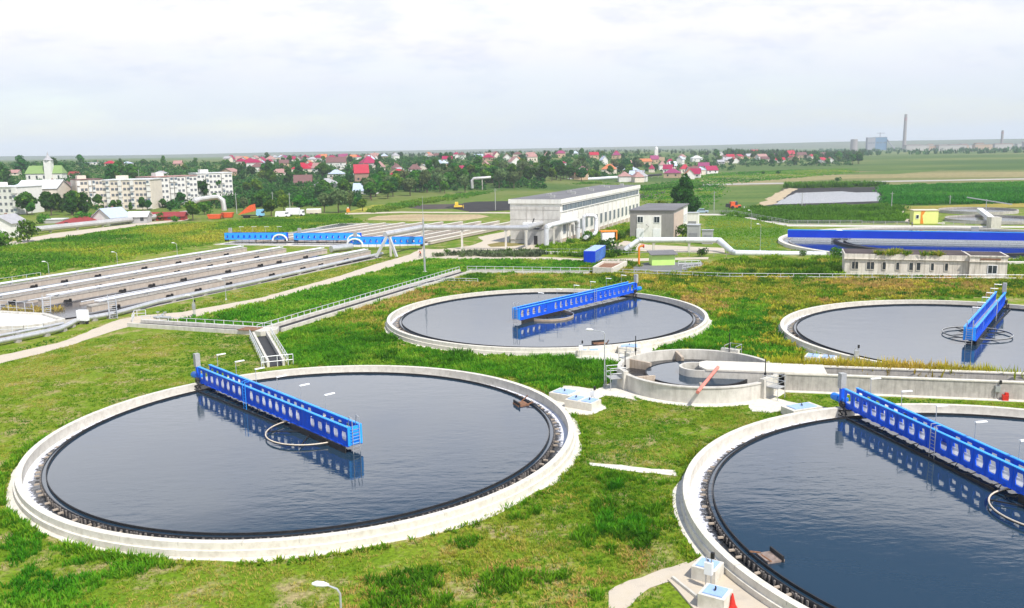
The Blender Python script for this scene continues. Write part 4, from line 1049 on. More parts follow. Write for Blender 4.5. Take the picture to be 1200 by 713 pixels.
def build_small_house():
    H = 7.4; fl = Vector((31.9, 234.7)); far = Vector(at(808, 239, H)); W = 11.6
    # long side direction from the front right corner
    ang = R_(71); d = Vector((math.cos(ang), math.sin(ang))); r = Vector((math.sin(ang), -math.cos(ang))); fr = fl+r*W; L = max(14, (far-fr).dot(d))
    t = oriented("service_building", fr, ang, "small grey two-storey building with pale front panel, beside the dark tree", "building")
    b = MB(); b.box((L*.32, W/2, -.2), (L*.64, W, H-.0)); b.build("wall", GREYWALL, t)
    b = MB(); b.box((L*.82, W/2, -.2), (L*.36-.01, W-.3, H-.1)); b.build("rear_wall", PANELW, t)
    b = MB(); b.box((L*.32, -.04, .0), (L*.62, .1, H-.9)); b.build("side_cladding", PINKWALL, t)
    b = MB(); b.box((L/2, W/2, H-.2), (L+.5, W+.5, .3)); b.build("roof", ROOFG, t)
    b = MB(); b.box((-.05, W*.56, 0), (.12, W*.56, 6.1)); b.build("front_panel", PANELW, t)
    for y in (W*.38, W*.76):
        window(t, -.11, y, 4.2, 1.5, 1.5, "x-", WHITE, GLASS, 1); b = MB(); b.box((-.16, y, .05), (.1, 2.0, 2.5)); b.build("door", WHITE, t)
    for k in range(4): window(t, L*.68+k*2.0, .14, 2.6, .9, 2.2, "y-", WHITE, GLASS, 0)
    b = MB(); b.bar((-.12, W*.56, 3.1), (-1.2, W*.60, 3.7), .12); b.box((-1.2, W*.6, 3.5), (.3, .3, .3)); b.build("wall_lamp", GREYBOX, t)
    # equipment stacked right of it
    q = at(812, 283)
    for k, (u, v, s, lb) in enumerate(((813, 283, (3.2, 3.0, 4.2), "grey equipment housing in front of the small building's far side, taller one"), (829, 286, (1.2, 2.6, 3.4), "leaning grey panel housing at the edge of the lawn"), (812, 268, (3.4, 3.2, 4.6), "white equipment housing behind the grey one beside the tree"))):
        g = at(u, v); e = empty("equipment_housing", (*g, 0), ang, lb, "housing", "equipment housings"); b = MB(); b.box((0, 0, 0), s); b.build("box", GREYBOX if k < 2 else PANELW, e)
        b = MB(); b.box((0, 0, s[2]), (s[0]+.3, s[1]+.3, .15)); b.build("cover", GALV, e); b = MB(); b.box((-s[0]/2-.03, 0, .4), (.06, s[1]*.7, 1.9)); b.build("door", DOORM, e)
def build_misc():
    # blue container
    fl, frt = Vector(at(684, 309)), Vector(at(699, 311)); ang = R_(73); w = 2.45; L = 11.5
    t = oriented("shipping_container", fl, ang, "blue steel container with a paler roof among bushes", "container")
    b = MB(); b.box((L/2, -w/2, .12), (L, w, 2.5)); b.build("body", BLUE_FLAT, t); b = MB(); b.box((L/2, -w/2, 2.62), (L, w, .05)); b.build("roof", LIDBLUE, t)
    b = MB()
    for k in range(38): b.box((.3+k*.295, -w-.02, .3), (.13, .06, 2.1))
    b.build("side_ribs", mat("container_side", (.08, .2, .5), .5, .2, 1), t)
    b = MB(); b.box((-.03, -w*.27, .25), (.06, w*.46, 2.2)); b.box((-.03, -w*.74, .25), (.06, w*.46, 2.2)); b.build("door", BLUE_FLAT, t)
    # concrete bin
    Q = [at(695.4, 313, 1.3), at(717, 314.3, 1.3), at(734, 306, 1.3), at(707, 306, 1.3)]; o = Q[0]
    t = oriented("concrete_bin", o, 0, "open concrete bin holding dark rubble next to the blue container", "bin"); Q = [(x-o[0], y-o[1]) for x, y in Q]
    for k in range(4): b = MB(); wall_line(b, Q[k], Q[(k+1) % 4], .35, -.1, 1.3+.01*k); b.build("wall", CONC_WHITE, t)
    b = MB(); b.prism(Q, 0, .85); b.build("rubble", RUST, t)
    # lime hut
    patch("hut_yard", [(738, 312), (760, 307.5), (820, 308), (838, 311), (806, 319.5), (742, 320)], mat("asphalt", (.16, .16, .16), .95, .15, .6, bump=.2), .02)
    o = at(764, 311.5); rz = R_(3); t = oriented("lime_hut", o, rz, "lime green hut under a thin grey sloping roof", "hut")
    b = MB(); b.box((2.35, 1.5, -.05), (4.7, 3.0, 2.2)); b.build("wall", LIME, t); b = MB(); b.box((4.72, 1.5, 0), (.06, 2.96, 2.1)); b.build("side_wall", WHITE, t)
    b = MB(); b.add([(-.4, -.6, 2.18), (5.2, -.6, 2.18), (5.2, 3.5, 2.62), (-.4, 3.5, 2.62), (-.4, -.6, 2.3), (5.2, -.6, 2.3), (5.2, 3.5, 2.74), (-.4, 3.5, 2.74)], [(0, 1, 2, 3), (4, 5, 6, 7), (0, 1, 5, 4), (1, 2, 6, 5), (2, 3, 7, 6), (3, 0, 4, 7)]); b.build("roof", ROOFG, t)
    b = MB(); b.box((4.78, 1.4, .02), (.05, .9, 1.9)); b.build("door", DOORM, t)
    railing("hut_railing", "railing around the sunken pit beside the lime hut", [at(795, 312), at(820, 311), at(822, 314.5), at(800, 317)], 1.0, 1.4)
    # derelict white building
    fl = Vector(at(989.3, 323.5)); e = Vector(at(1133.5, 327)); d = e-fl; L = d.length; rz = math.atan2(d.y, d.x); H = 4.15; D = 8.0
    t = oriented("derelict_building", fl, rz, "derelict long low white building with stained walls and weeds on its roof", "building")
    b = MB(); b.box((L/2, D/2, -.1), (L, D, H-.55)); b.build("wall", OLDWALL, t)
    b = MB(); b.box((L/2, D/2, H-.9), (L+.3, D+.3, .85)); b.build("parapet", OLDWALL, t); b = MB(); b.box((L/2, D/2, H-.048), (L-.1, D-.1, .06)); b.build("roof", mat("dirty_roof", (.07, .052, .05), .95, .35, .3), t)
    b = MB(); b.box((L/2, -.04, H-1.0), (L+.36, .5, .1)); b.build("cornice", OLDWALL, t)
    for (u0, u1) in ((998, 1005.5), (1016, 1024.5), (1034.5, 1038.6), (1050.6, 1054.3), (1066, 1070.5), (1074.5, 1079), (1091, 1094.6), (1107, 1110.8)):
        x = ((u0+u1)/2-989.3)/(1133.5-989.3)*L; x *= 1.0; window(t, x, 0, 1.35, (u1-u0)*.155, 1.3, "y-", OLDWALL, GLASS, 1 if u1-u0 > 5 else 0)
    A = empty("side_block", (0, 0, 0)); A.parent = t; A.location = (L+.05, -.9, 0)
    b = MB(); b.box((2.95, 3.2, -.1), (5.9, 6.4, H)); b.build("wall", OLDWALL, A); b = MB(); b.box((2.95, 3.2, H-.1), (6.2, 6.7, .2)); b.build("coping", OLDWALL, A); b = MB(); b.box((2.95, 3.2, H+.1), (5.6, 6.1, .02)); b.build("roof", MATS["dirty_roof"], A); b = MB(); b.box((2.95, -.02, H-1.0), (6.1, .3, .12)); b.build("cornice", OLDWALL, A)
    window(A, 3.6, 0, 1.2, 1.45, 1.35, "y-", WHITE, GLASS, 1); b = MB(); b.box((3.2, -.04, H-.65), (3.2, .06, .3)); b.build("faded_panel", RUST, A)
    gs = np.random.default_rng(5); xs, ys, hs = [], [], []
    for x0, y0, n in ((6, .3, 30), (7.5, .2, 34), (10.4, .2, 24), (13.4, .2, 18), (15.3, .3, 40), (8.5, 3, 26), (9.6, 4, 26)):
        for _ in range(n):
            a, c = x0+gs.normal(0, .5), y0+gs.normal(0, .3); xs.append(fl.x+a*math.cos(rz)-c*math.sin(rz)); ys.append(fl.y+a*math.sin(rz)+c*math.cos(rz)); hs.append(gs.uniform(.4, 1.1))
    blades("roof_weeds", np.array(xs), np.array(ys), np.array(hs), np.full(len(xs), .09), gs.uniform(.1, .8, len(xs)), G_DRY, 6, .5, .6, 3, zs=np.full(len(xs), H-.2))
    # long-beam tank
    cx, cy, r = 104.0, 207.0, 38.0
    t = empty("long_beam_tank", (cx, cy, 0), 0, "very large round tank with vivid blue reflections under a long solid blue beam", "settling tank")
    b = MB(); b.lathe([(r, -.2), (r, .75), (r+1.0, .75), (r+1.1, -.1)], 180); b.build("wall", CONC_WHITE, t, smooth=True)
    b = MB(); b.lathe([(r-1.6, -.2), (r-1.6, .5), (r-1.45, .5), (r-1.45, -.2)], 180); b.build("weir", CONC_OLD, t, smooth=True)
    b = MB(); b.lathe([(25.2, .2), (25.2, .75), (26, .75), (26, .2)], 120); b.lathe([(23.4, .2), (23.4, .6), (23.7, .6), (23.7, .2)], 120); b.build("inner_ring", DARK, t, smooth=True)
    b = MB(); n = 120; b.add([(0, 0, .3)]+[((r+.05)*math.cos(2*pi*k/n), (r+.05)*math.sin(2*pi*k/n), .3) for k in range(n)], [(0, 1+k, 1+(k+1) % n) for k in range(n)]); struct(b.build("water", WATER, loc=(cx, cy, 0)))
    p0 = Vector(at(923, 279, .9)); az = math.atan2(cy-p0.y, cx-p0.x); Lb = 2*r+1
    t = empty("long_bridge", (p0.x, p0.y, 0), az, "long solid blue beam spanning the very large tank", "bridge beam")
    for y in (-.7, .7):
        b = MB(); b.box((Lb/2, y, 1.15), (Lb, .12, 1.75)); b.build("side_beam", BLUE_FLAT, t)
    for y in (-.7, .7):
        b = MB(); b.box((Lb/2, y, 2.9), (Lb, .2, .08)); b.build("flange", BLUE_LIT, t)
    b = MB(); b.box((Lb/2, 0, 1.05), (Lb, 1.7, .09)); b.build("walkway", GALV, t)
    b = MB()
    for k in range(46): b.bar((1+k*1.65, -.9, .2), (1+k*1.65, -.9, 1.1), .09)
    b.bar((1, -1.0, .55), (Lb-1, -1.0, .55), .12, .22); b.build("scraper_arms", GALV, t)
    b = MB(); b.box((42, .9, 2.9), (1.6, .5, 1.2)); b.build("control_cabinet", GREYBOX, t); b = MB()
    for k in range(5):
        b.tube([(58+k*2.2, -.8, 1.1), (58+k*2.2, -.8, 3.6)], .05, 5)
    b.tube([(58, -.8, 3.6), (66.8, -.8, 3.6)], .05, 5); b.build("handrail", GALV, t)
    t = empty("siphon_arch", (*at(983, 284), 0), az+.25, "pale arched siphon pipe before the long blue beam", "siphon"); b = MB(); b.tube([(-1.5, 0, .2)]+[(-1.5*math.cos(pi*k/12), 0, .9+1.9*math.sin(pi*k/12)) for k in range(13)]+[(1.5, 0, .2)], .34, 10); b.build("pipe", WHITE, t, smooth=True)
    # kiosk with orange stripe
    o = Vector(at(1070, 262.5)); t = oriented("gate_kiosk", o, R_(-8), "yellow-green kiosk with an orange stripe at the plant fence", "kiosk")
    b = MB(); b.box((3.5, 1.8, 0), (7, 3.6, 3.9)); b.build("wall", YELGREEN, t); b = MB(); b.box((3.5, 1.8, 3.9), (7.4, 4, .2)); b.build("roof", CREAM, t)
    b = MB(); b.add([(2.0, -.02, 0), (2.9, -.02, 0), (2.5, -.02, 2.4), (3.4, -.02, 3.88), (2.1, -.02, 3.88), (2.0, -.06, 0), (2.9, -.06, 0), (2.5, -.06, 2.4), (3.4, -.06, 3.88), (2.1, -.06, 3.88)], [(0, 1, 2, 3, 4), (5, 6, 7, 8, 9)]+[(i, (i+1) % 5, 5+(i+1) % 5, 5+i) for i in range(5)]); b.build("orange_stripe", ORANGE, t)
    window(t, 1.1, 0, 1.6, .8, 1.0, "y-", WHITE, GLASS, 0); b = MB(); b.prism([(6.6, -1.1), (8.4, -1.4), (8.9, -.2), (7.2, 0)], -.05, .35); b.build("step", CONC_WHITE, t)
    # far thickener tanks
    for (u, v, rr, z, lb) in ((1146, 245.5, 12.2, 1.0, "low round concrete tank beyond the kiosk, the farther of two"), (1163, 255.5, 13.0, 1.0, "low round concrete tank beyond the kiosk, the nearer of two")):
        g = at(u, v, z); t = empty("thickener_tank", (*g, 0), 0, lb, "round tank", "far round tanks"); b = MB(); b.lathe([(rr-.4, -.2), (rr-.4, z), (rr, z), (rr+.05, -.2)], 80); b.build("wall", CONC_OLD, t, smooth=True)
        b = MB(); n = 60; b.add([(0, 0, z-.5)]+[((rr-.3)*math.cos(2*pi*k/n), (rr-.3)*math.sin(2*pi*k/n), z-.5) for k in range(n)], [(0, 1+k, 1+(k+1) % n) for k in range(n)]); struct(b.build("water", GREYWATER, loc=(*g, 0)))
    a, c = Vector((*at(1148, 246, 2.0), 2.0)), Vector((*at(1165, 259, 2.0), 2.0)); o = Vector((a.x, a.y, 0))
    t = empty("thickener_bridge", o, 0, "white walkway bridge with a crossbar mast between the far round tanks", "bridge"); b = MB(); b.bar(a-o, c-o, 1.6, 1.1); b.build("deck", WHITE, t)
    e = c-o; b = MB(); b.box((e.x, e.y, -.1), (2.8, 2.4, 3.2)); b.build("pier", CONC, t); b = MB(); q = (a-o)*.55+(c-o)*.45
    b.tube([q, q+Vector((0, 0, 4.5))], .12, 6); b.bar(q+Vector((-4, 4, 5.0)), q+Vector((5, -5, 3.2)), .3); b.build("mast", GALV, t)
    # fences
    railing("plant_fence", "blue-grey railing fence round the lawn before the tractor and crop field", [at(816, 251.3), at(858, 251.3), at(926, 264), at(1010, 264)], 1.4, 3.0, GREYBOX, "fence", 3, "plant fences", .05)
    railing("plant_fence", "blue-grey railing fence along the concrete strip by the kiosk", [at(1010, 264.2), at(1065, 264.6)], 1.2, 3.0, GREYBOX, "fence", 3, "plant fences", .05)
    railing("plant_fence", "blue-grey railing fence on the far side past the kiosk, in front of the round tanks", [at(1104, 264.8), at(1250, 263)], 1.2, 3.0, GREYBOX, "fence", 3, "plant fences", .05)
    railing("plant_fence", "thin fence behind the blue container and lime hut", [at(640, 299), at(700, 299.5), at(790, 300), at(866, 302)], 1.4, 2.6, GALV, "fence", 2, "plant fences", .03)
    patch("road", [(600, 272), (640, 285), (700, 290), (760, 295), (850, 297), (850, 291), (760, 287), (735, 283)], PAVE, .015, 3, .3)
    patch("road", [(816, 252.5), (858, 252.7), (924, 265.5), (1240, 267.5), (1240, 265.5), (926, 263.2), (858, 250.8), (816, 250.8)], CONC, .02, 4, .1)
    # low walls and small concrete things near the pipes
    a, c = at(692, 296), at(740, 297); b = MB(); wall_line(b, a, c, .3, 0, 1.6); tag(b.build("low_wall", CONC_OLD), "low concrete wall half hidden by bushes behind the blue container", "wall")
    a, c = at(630, 297.5), at(676, 298.5); b = MB(); wall_line(b, a, c, .5, 0, .6); tag(b.build("low_wall", CONC_WHITE), "row of white kerb blocks under the rising pale pipe", "wall")
    t = empty("gas_cabinet", (*at(712, 284), 0), R_(10), "white cabinet with orange frame in front of the hall", "cabinet"); b = MB(); b.box((0, 0, 0), (3.2, 1.6, 2.6)); b.build("box", WHITE, t)
    b = MB(); b.box((.2, 0, 2.7), (4.4, 1.9, .3)); b.box((2.2, 0, 0), (.25, 1.7, 2.7)); b.build("frame", ORANGE, t)

# ------------------------------------------------------------------ trees
L_MID = leaf_mat("leaves_mid", [(0.023, 0.086, 0.009), (0.047, 0.147, 0.013), (0.081, 0.203, 0.018), (0.137, 0.265, 0.029)], .32, .25)
L_DARK = leaf_mat("leaves_dark", [(0.016, 0.065, 0.012), (0.035, 0.116, 0.016), (0.061, 0.164, 0.020)], .32, .25)
L_WILLOW = leaf_mat("leaves_willow", [(0.068, 0.115, 0.041), (0.121, 0.182, 0.061), (0.203, 0.257, 0.101)], .25, .15)
L_LIGHT = leaf_mat("leaves_light", [(0.049, 0.139, 0.010), (0.098, 0.208, 0.015), (0.170, 0.276, 0.025)], .32, .2)
def crown(name, lobes, n, size, m, parent, seed):
    g = np.random.default_rng(seed); vol = np.array([l[3]*l[4]*l[5] for l in lobes]); pick = g.choice(len(lobes), n, p=vol/vol.sum())
    Lb = np.array(lobes)[pick]; d = g.normal(size=(n, 3)); d /= np.linalg.norm(d, axis=1)[:, None]
    rad = g.uniform(0, 1, n)**.33; rad = .45+.6*rad*(.85+.3*g.uniform(size=n)); c = Lb[:, :3]+d*Lb[:, 3:6]*rad[:, None]
    a = d+g.normal(0, .55, (n, 3)); a /= np.linalg.norm(a, axis=1)[:, None]
    u = np.cross(a, g.normal(size=(n, 3))); u /= np.linalg.norm(u, axis=1)[:, None]; w = np.cross(a, u)
    s = size*g.uniform(.5, 1.3, n)[:, None]; k = g.uniform(.45, .9, (n, 1))
    V = np.stack([c-u*s, c-w*s*k+a*s*.2, c+u*s, c+w*s*k-a*s*.15], 1).reshape(-1, 3)
    me = bpy.data.meshes.new(name); me.vertices.add(4*n); me.vertices.foreach_set("co", V.astype(np.float32).ravel())
    me.loops.add(4*n); me.loops.foreach_set("vertex_index", np.arange(4*n, dtype=np.int32)); me.polygons.add(n)
    me.polygons.foreach_set("loop_start", np.arange(0, 4*n, 4, dtype=np.int32)); me.polygons.foreach_set("loop_total", np.full(n, 4, np.int32)); me.update(calc_edges=True)
    t = np.clip(g.normal(.5, .2, n)+(vnoise(c[:, 0]*.8, c[:, 2]*.8+c[:, 1]*.6, seed)-.5)*.7, 0, 1)
    at_ = me.attributes.new("tint", "FLOAT", "POINT"); at_.data.foreach_set("value", np.repeat(t, 4).astype(np.float32)); me.materials.append(m)
    o = bpy.data.objects.new("crown", me); COL.objects.link(o); o.parent = parent; return o
def make_tree(kind, h, m, n, size, seed, name="tree", trunk=True):
    r = random.Random(seed); t = empty(name); lobes = []
    if kind == "round":
        for _ in range(9):
            a = r.uniform(0, 2*pi); q = r.uniform(0, .24)*h; z = r.uniform(.42, .82)*h; s = r.uniform(.14, .23)*h; lobes.append((q*math.cos(a), q*math.sin(a), z, s, s, s*.85))
    elif kind == "tall":
        for i in range(9):
            z = (.25+.07*i)*h; s = (.17-.008*i)*h*r.uniform(.8, 1.15); a = r.uniform(0, 6.28); lobes.append((.07*h*math.cos(a), .07*h*math.sin(a), z, s, s, s*1.1))
    elif kind == "cone":
        for i in range(12):
            f = i/11; z = (.13+.80*f)*h; s = (.30*(1-f)**.8+.05)*h*r.uniform(.75, 1.1); a = r.uniform(0, 6.28); k = .10*(1-f)*h; lobes.append((k*math.cos(a), k*math.sin(a), z, s, s, s*.6))
    elif kind == "bush":
        for _ in range(6):
            a = r.uniform(0, 6.28); q = r.uniform(0, .4)*h; z = r.uniform(.3, .65)*h; s = r.uniform(.28, .42)*h; lobes.append((q*math.cos(a), q*math.sin(a), z, s, s, s*.85))
    if trunk:
        b = MB(); hh = h*(.55 if kind != "bush" else .3); b.tube([(0, 0, -.3), (.02*h, 0, hh*.5), (0, .02*h, hh)], [.028*h, .02*h, .008*h], 7)
        for k in range(5):
            a = k*1.3+r.uniform(0, .6); z = hh*(.45+.1*k); b.tube([(0, 0, z), (.10*h*math.cos(a), .10*h*math.sin(a), z+.10*h), (.19*h*math.cos(a), .19*h*math.sin(a), z+.17*h)], [.012*h, .008*h, .003*h], 5)
        b.build("trunk", TANWOOD, t, smooth=True)
    crown(name, lobes, n, size, m, t, seed); return t
def shrub_mass(name, xs, ys, zs, seed, per=34):
    """bushes and hedges of the town grown into one another"""
    g = np.random.default_rng(seed); n = len(xs); R = g.uniform(1.3, 4.0, n); N_ = n*per
    i = np.repeat(np.arange(n), per); d = g.normal(size=(N_, 3)); d /= np.linalg.norm(d, axis=1)[:, None]; d[:, 2] = np.abs(d[:, 2])
    c = np.stack([xs[i], ys[i], zs[i]], 1)+d*(R[i]*g.uniform(.6, 1.05, N_))[:, None]*np.array([1, 1, 1.15])
    a = d+g.normal(0, .5, (N_, 3)); a /= np.linalg.norm(a, axis=1)[:, None]; u = np.cross(a, g.normal(size=(N_, 3))); u /= np.linalg.norm(u, axis=1)[:, None]; w = np.cross(a, u)
    sz = g.uniform(.4, 1.0, N_)[:, None]; V = np.stack([c-u*sz, c-w*sz*.7+a*sz*.2, c+u*sz, c+w*sz*.7-a*sz*.15], 1).reshape(-1, 3)
    me = bpy.data.meshes.new(name); me.vertices.add(4*N_); me.vertices.foreach_set("co", V.astype(np.float32).ravel()); me.loops.add(4*N_); me.loops.foreach_set("vertex_index", np.arange(4*N_, dtype=np.int32)); me.polygons.add(N_)
    me.polygons.foreach_set("loop_start", np.arange(0, 4*N_, 4, dtype=np.int32)); me.polygons.foreach_set("loop_total", np.full(N_, 4, np.int32)); me.update(calc_edges=True)
    t = np.clip(np.repeat(g.uniform(0, 1, n), per)+g.normal(0, .15, N_), 0, 1); at_ = me.attributes.new("tint", "FLOAT", "POINT"); at_.data.foreach_set("value", np.repeat(t, 4).astype(np.float32)); me.materials.append(L_DARK)
    o = bpy.data.objects.new(name, me); COL.objects.link(o); o["kind"] = "stuff"
def build_trees():
    deep = leaf_mat("leaves_deep", [(.014, .05, .008), (.03, .095, .012), (.06, .15, .02)], .2, 0)
    # the dark tree by the small building
    g = at(802, 255); t = make_tree("cone", 14.4, deep, 9000, .42, 3, "tree"); t.location = (*g, 0); t.scale = (1.0, 1.0, 1.12)
    tag(t, "tall dark conical tree rising behind the small grey building", "tree")
    g = at(775, 250); t = make_tree("bush", 5, L_LIGHT, 900, .32, 4, "bush"); t.location = (*g, 0); tag(t, "pale green bush at the foot of the dark conical tree", "bush")
    protos = {"round": [make_tree("round", 9, L_MID, 1350, 0.53, 10), make_tree("round", 8, L_DARK, 1275, 0.51, 11), make_tree("round", 7, L_LIGHT, 1140, 0.48, 12)],
              "tall": [make_tree("tall", 12, L_DARK, 1500, 0.53, 13), make_tree("tall", 11, L_MID, 1425, 0.52, 14)],
              "willow": [make_tree("round", 10, L_WILLOW, 1500, .42, 15), make_tree("round", 9, L_WILLOW, 1300, .42, 16)],
              "bush": [make_tree("bush", 3.4, L_MID, 480, .26, 17, "bush"), make_tree("bush", 3, L_DARK, 440, .25, 18, "bush"), make_tree("bush", 2.6, L_LIGHT, 420, .22, 19, "bush")]}
    used = set()
    def put(kind, i, x, y, s, label, group=None):
        p = protos[kind][i % len(protos[kind])]; z = land(x, y)-.1; rz = rnd.uniform(0, 6.28); cat = "bush" if kind == "bush" else "tree"
        if (kind, i % len(protos[kind])) not in used: used.add((kind, i % len(protos[kind]))); o = p; o.location = (x, y, z); o.rotation_euler.z = rz
        else: o = dup(p, (x, y, z), rz)
        sx = s*rnd.uniform(.9, 1.15); o.scale = (sx, sx, s*rnd.uniform(.92, 1.1)); o["label"] = label; o["category"] = cat
        if group: o["group"] = group
        elif "group" in o: del o["group"]
    def put_px(kind, i, u, v, hpx, label, group=None):
        x, y = at_land(u, v); base = {"round": (9, 8, 7), "tall": (12, 11), "willow": (10, 9), "bush": (3.4, 3, 2.6)}[kind]
        put(kind, i, x, y, hpx*y/1028/base[i % len(base)]*1.05, label, group)
    # named neighbours
    for a in (("bush", 0, 33, 284, 26, "round dark bush beside the white gabled shed at the frame edge"), ("bush", 2, 2, 290, 24, "light green bush cut by the frame edge under the white gabled shed"),
              ("bush", 0, 101, 264, 18, "leafy bush between the dark red roof and the white gabled house"), ("bush", 2, 50, 262, 14, "low bush at the silver pipe under the dark red roof"),
              ("tall", 0, 152, 262, 14, "small dark pointed tree right beside the white gabled house"), ("bush", 1, 139, 263, 9, "small bush before the white gabled house"), ("bush", 0, 187, 259, 9, "bush in front of the long red barn"), ("bush", 2, 206, 260, 8, "low bush at the end of the long red barn"),
              ("round", 2, 226, 259, 26, "leafy tree growing through the arched silver pipe"), ("bush", 0, 240, 252, 16, "bush under the arched silver pipe"), ("willow", 1, 286, 247, 15, "grey-green small tree left of the orange dump truck"),
              ("round", 1, 60, 253, 30, "dark tree before the low cream blocks, beside its twin"), ("tall", 0, 85, 253, 32, "tall dark tree before the pale apartment block, beside a white gap"), ("tall", 0, 99, 252, 30, "tall dark tree next to the ivy-framed wall"), ("round", 0, 32, 252, 28, "dark tree by the white apartment block at the frame edge"),
              ("round", 1, 249, 235, 29, "dark wide tree covering the far end of the long apartment block"), ("round", 1, 240, 236, 24, "dark tree leaning against the far end of the long apartment block"), ("tall", 1, 190, 240, 18, "slim green tree in front of the long apartment block's middle"),
              ("willow", 0, 380, 250, 26, "big pale willow clump member behind the white vans"), ("willow", 1, 397, 250, 27, "pale willow in the middle of the clump by the utility pole"), ("willow", 0, 410, 248, 24, "rounded pale willow at the field side of the clump"), ("round", 2, 425, 248, 16, "light green tree at the end of the willow clump"),
              ("round", 0, 318, 254, 20, "bushy tree behind the orange dump truck and blue cab"), ("round", 2, 333, 249, 22, "yellowish tree above the white vans"), ("round", 0, 352, 250, 20, "leafy tree behind the white box truck"),
              ("willow", 0, 585, 221, 22, "silvery willow above the black soil yard, left one"), ("willow", 1, 602, 221, 20, "silvery willow above the black soil yard, right one"), ("willow", 1, 500, 226, 24, "pale willow at the yellow dike under the red roofs"), ("round", 2, 521, 227, 16, "rounded light tree on the yellow dike"), ("willow", 0, 545, 226, 22, "pale willow beside the white pipe arch"), ("willow", 1, 653, 209, 10, "silvery shrub-like tree behind the hall roof"),
              ("bush", 0, 982, 304, 15, "spiky bush at the white pipe before the very large tank"), ("bush", 1, 711, 297, 17, "dark bush growing by the blue container"), ("bush", 2, 727, 282, 14, "pale bush in front of the small grey building"), ("bush", 0, 689, 284, 14, "dark bush under the square pipe loop"), ("bush", 2, 668, 287, 10, "bright bush below the pale pipe bridge"), ("bush", 1, 823, 301, 10, "dark round bush below the white level pipe"),
              ("bush", 0, 800, 279, 16, "green bush against the small building's long side"), ("bush", 1, 790, 277, 10, "dark hedge bush against the small building's corner"), ("bush", 1, 722, 301, 9, "dark low bush behind the concrete bin"), ("bush", 1, 912, 204.5, 5, "tiny dark bush on the track before the pond, right of its twin"), ("bush", 1, 894, 204.5, 4, "tiny dark bush on the track before the pond, left of its twin"),
              ("bush", 1, 982, 213.5, 6, "brownish bush standing alone above the pond hedge"), ("bush", 0, 672, 206.5, 6, "solitary bush beyond the hall roof"), ("bush", 0, 875, 299, 7, "bush in front of the low white pipe"), ("bush", 0, 942, 301, 8, "bush along the low white pipe near the very large tank"), ("bush", 2, 597, 297, 8, "grey-green bush under the pipe bridge, by its posts"), ("bush", 2, 525, 298, 7, "grey-green bush at the paved yard corner")):
        put_px(*a)
    # belts and town, as far as single trees can be told
    rr = random.Random(21)
    GB = "trees of the belt before the apartment blocks"; GT = "trees among the town houses"; GD = "trees along the yellow dike"; GF = "trees of the outlying hamlet beyond the fields"
    for k in range(38):
        u = rr.uniform(15, 330); v = 255-(u/330)*10-rr.uniform(0, 9); put_px(rr.choice(["round", "round", "tall"]), rr.randrange(3), u, v, rr.uniform(10, 17) if 110 < u < 240 else rr.uniform(12, 22), "green tree in the belt at the foot of the apartment blocks", GB)
    for k in range(88):
        u = rr.uniform(432, 748); e = float(np.interp(u, [425, 470, 560, 620, 700, 750], [240, 232.5, 221.8, 217, 213, 207])); v = e-1-rr.uniform(0, 13)*(1-.45*(u-430)/320)
        put_px(rr.choice(["round", "willow", "round"]), rr.randrange(3), u, v, rr.uniform(17, 27)*(1-.42*(u-430)/320), "leafy tree in the belt between the yellow dike and the town", GD)
    n = 0
    while n < 118:
        u = rr.uniform(-10, 860); D = 430*math.exp(rr.random()*1.0); x, y = at_dist(u, D)
        if 8 < u < 95 and (D < 600 or rr.random() < .4): continue
        if (u < 300 and D < 470) or (u > 420 and D < 560) or (u > 640 and D < 680) or (u > 745 and D < 850) or (u < 275 and D > 640+420*rr.random()): continue
        if any(math.hypot(x-a, y-b) < r+3 for a, b, r in HOUSES): continue
        put(rr.choice(["round", "round", "tall"]), rr.randrange(3), x, y, rr.uniform(1.0, 1.5)*(1 if D < 700 else .72), "green tree in the mass of trees around the town houses", GT); n += 1
    for k in range(34):
        u = rr.uniform(820, 1010); D = rr.uniform(950, 1350); x, y = at_dist(u, D)
        if any(math.hypot(x-a, y-b) < r+2 for a, b, r in HOUSES): continue
        put("round", rr.randrange(3), x, y, rr.uniform(.9, 1.5), "dark tree among the small houses of the hamlet past the fields", GF)
    for k in range(12):
        u = rr.uniform(640, 700) if k < 6 else rr.uniform(735, 770); v = 290 if k < 6 else 297
    for kind in protos:
        for i, p in enumerate(protos[kind]):
            if (kind, i) not in used:
                for c in list(p.children): bpy.data.objects.remove(c)
                bpy.data.objects.remove(p)

# ------------------------------------------------------------------ town
HOUSES = []
ROOF = {"red": mat("red_roof", (.38, .012, .035), .6, .15, 1), "crimson": mat("crimson_roof", (.30, .008, .06), .6, .15, 1), "orange": mat("orange_roof", (.52, .17, .07), .7, .15, 1), "brown": mat("brown_roof", (.16, .08, .075), .8, .15, 1), "grey": mat("grey_roof", (.36, .35, .36), .7, .15, 1),
        "steel": mat("steel_roof", (.50, .56, .66), .45, .1, 1, metal=.2), "darkred": mat("dark_red_roof", (.26, .04, .04), .8, .15, 1), "green": mat("green_roof", (.20, .30, .10), .7, .1, 1), "teal": mat("teal_roof", (.05, .22, .22), .6, .1, 1), "pink": mat("pink_roof", (.36, .2, .18), .8, .12, 1), "white": mat("pale_roof", (.62, .62, .62), .6, .1, 1), "purple": mat("plum_roof", (.26, .04, .12), .7, .1, 1)}
WALLC = {"white": mat("white_render", (.68, .66, .62), .9, .06, .5), "cream": mat("cream_render", (.68, .60, .50), .9, .08, .5), "tan": mat("tan_render", (.48, .34, .22), .9, .1, .5), "grey": mat("grey_wall", (.38, .37, .36), .9, .1, .5), "redw": mat("red_boards", (.30, .035, .03), .8, .15, 2), "raw": mat("raw_brick", (.32, .20, .15), .9, .2, 1)}
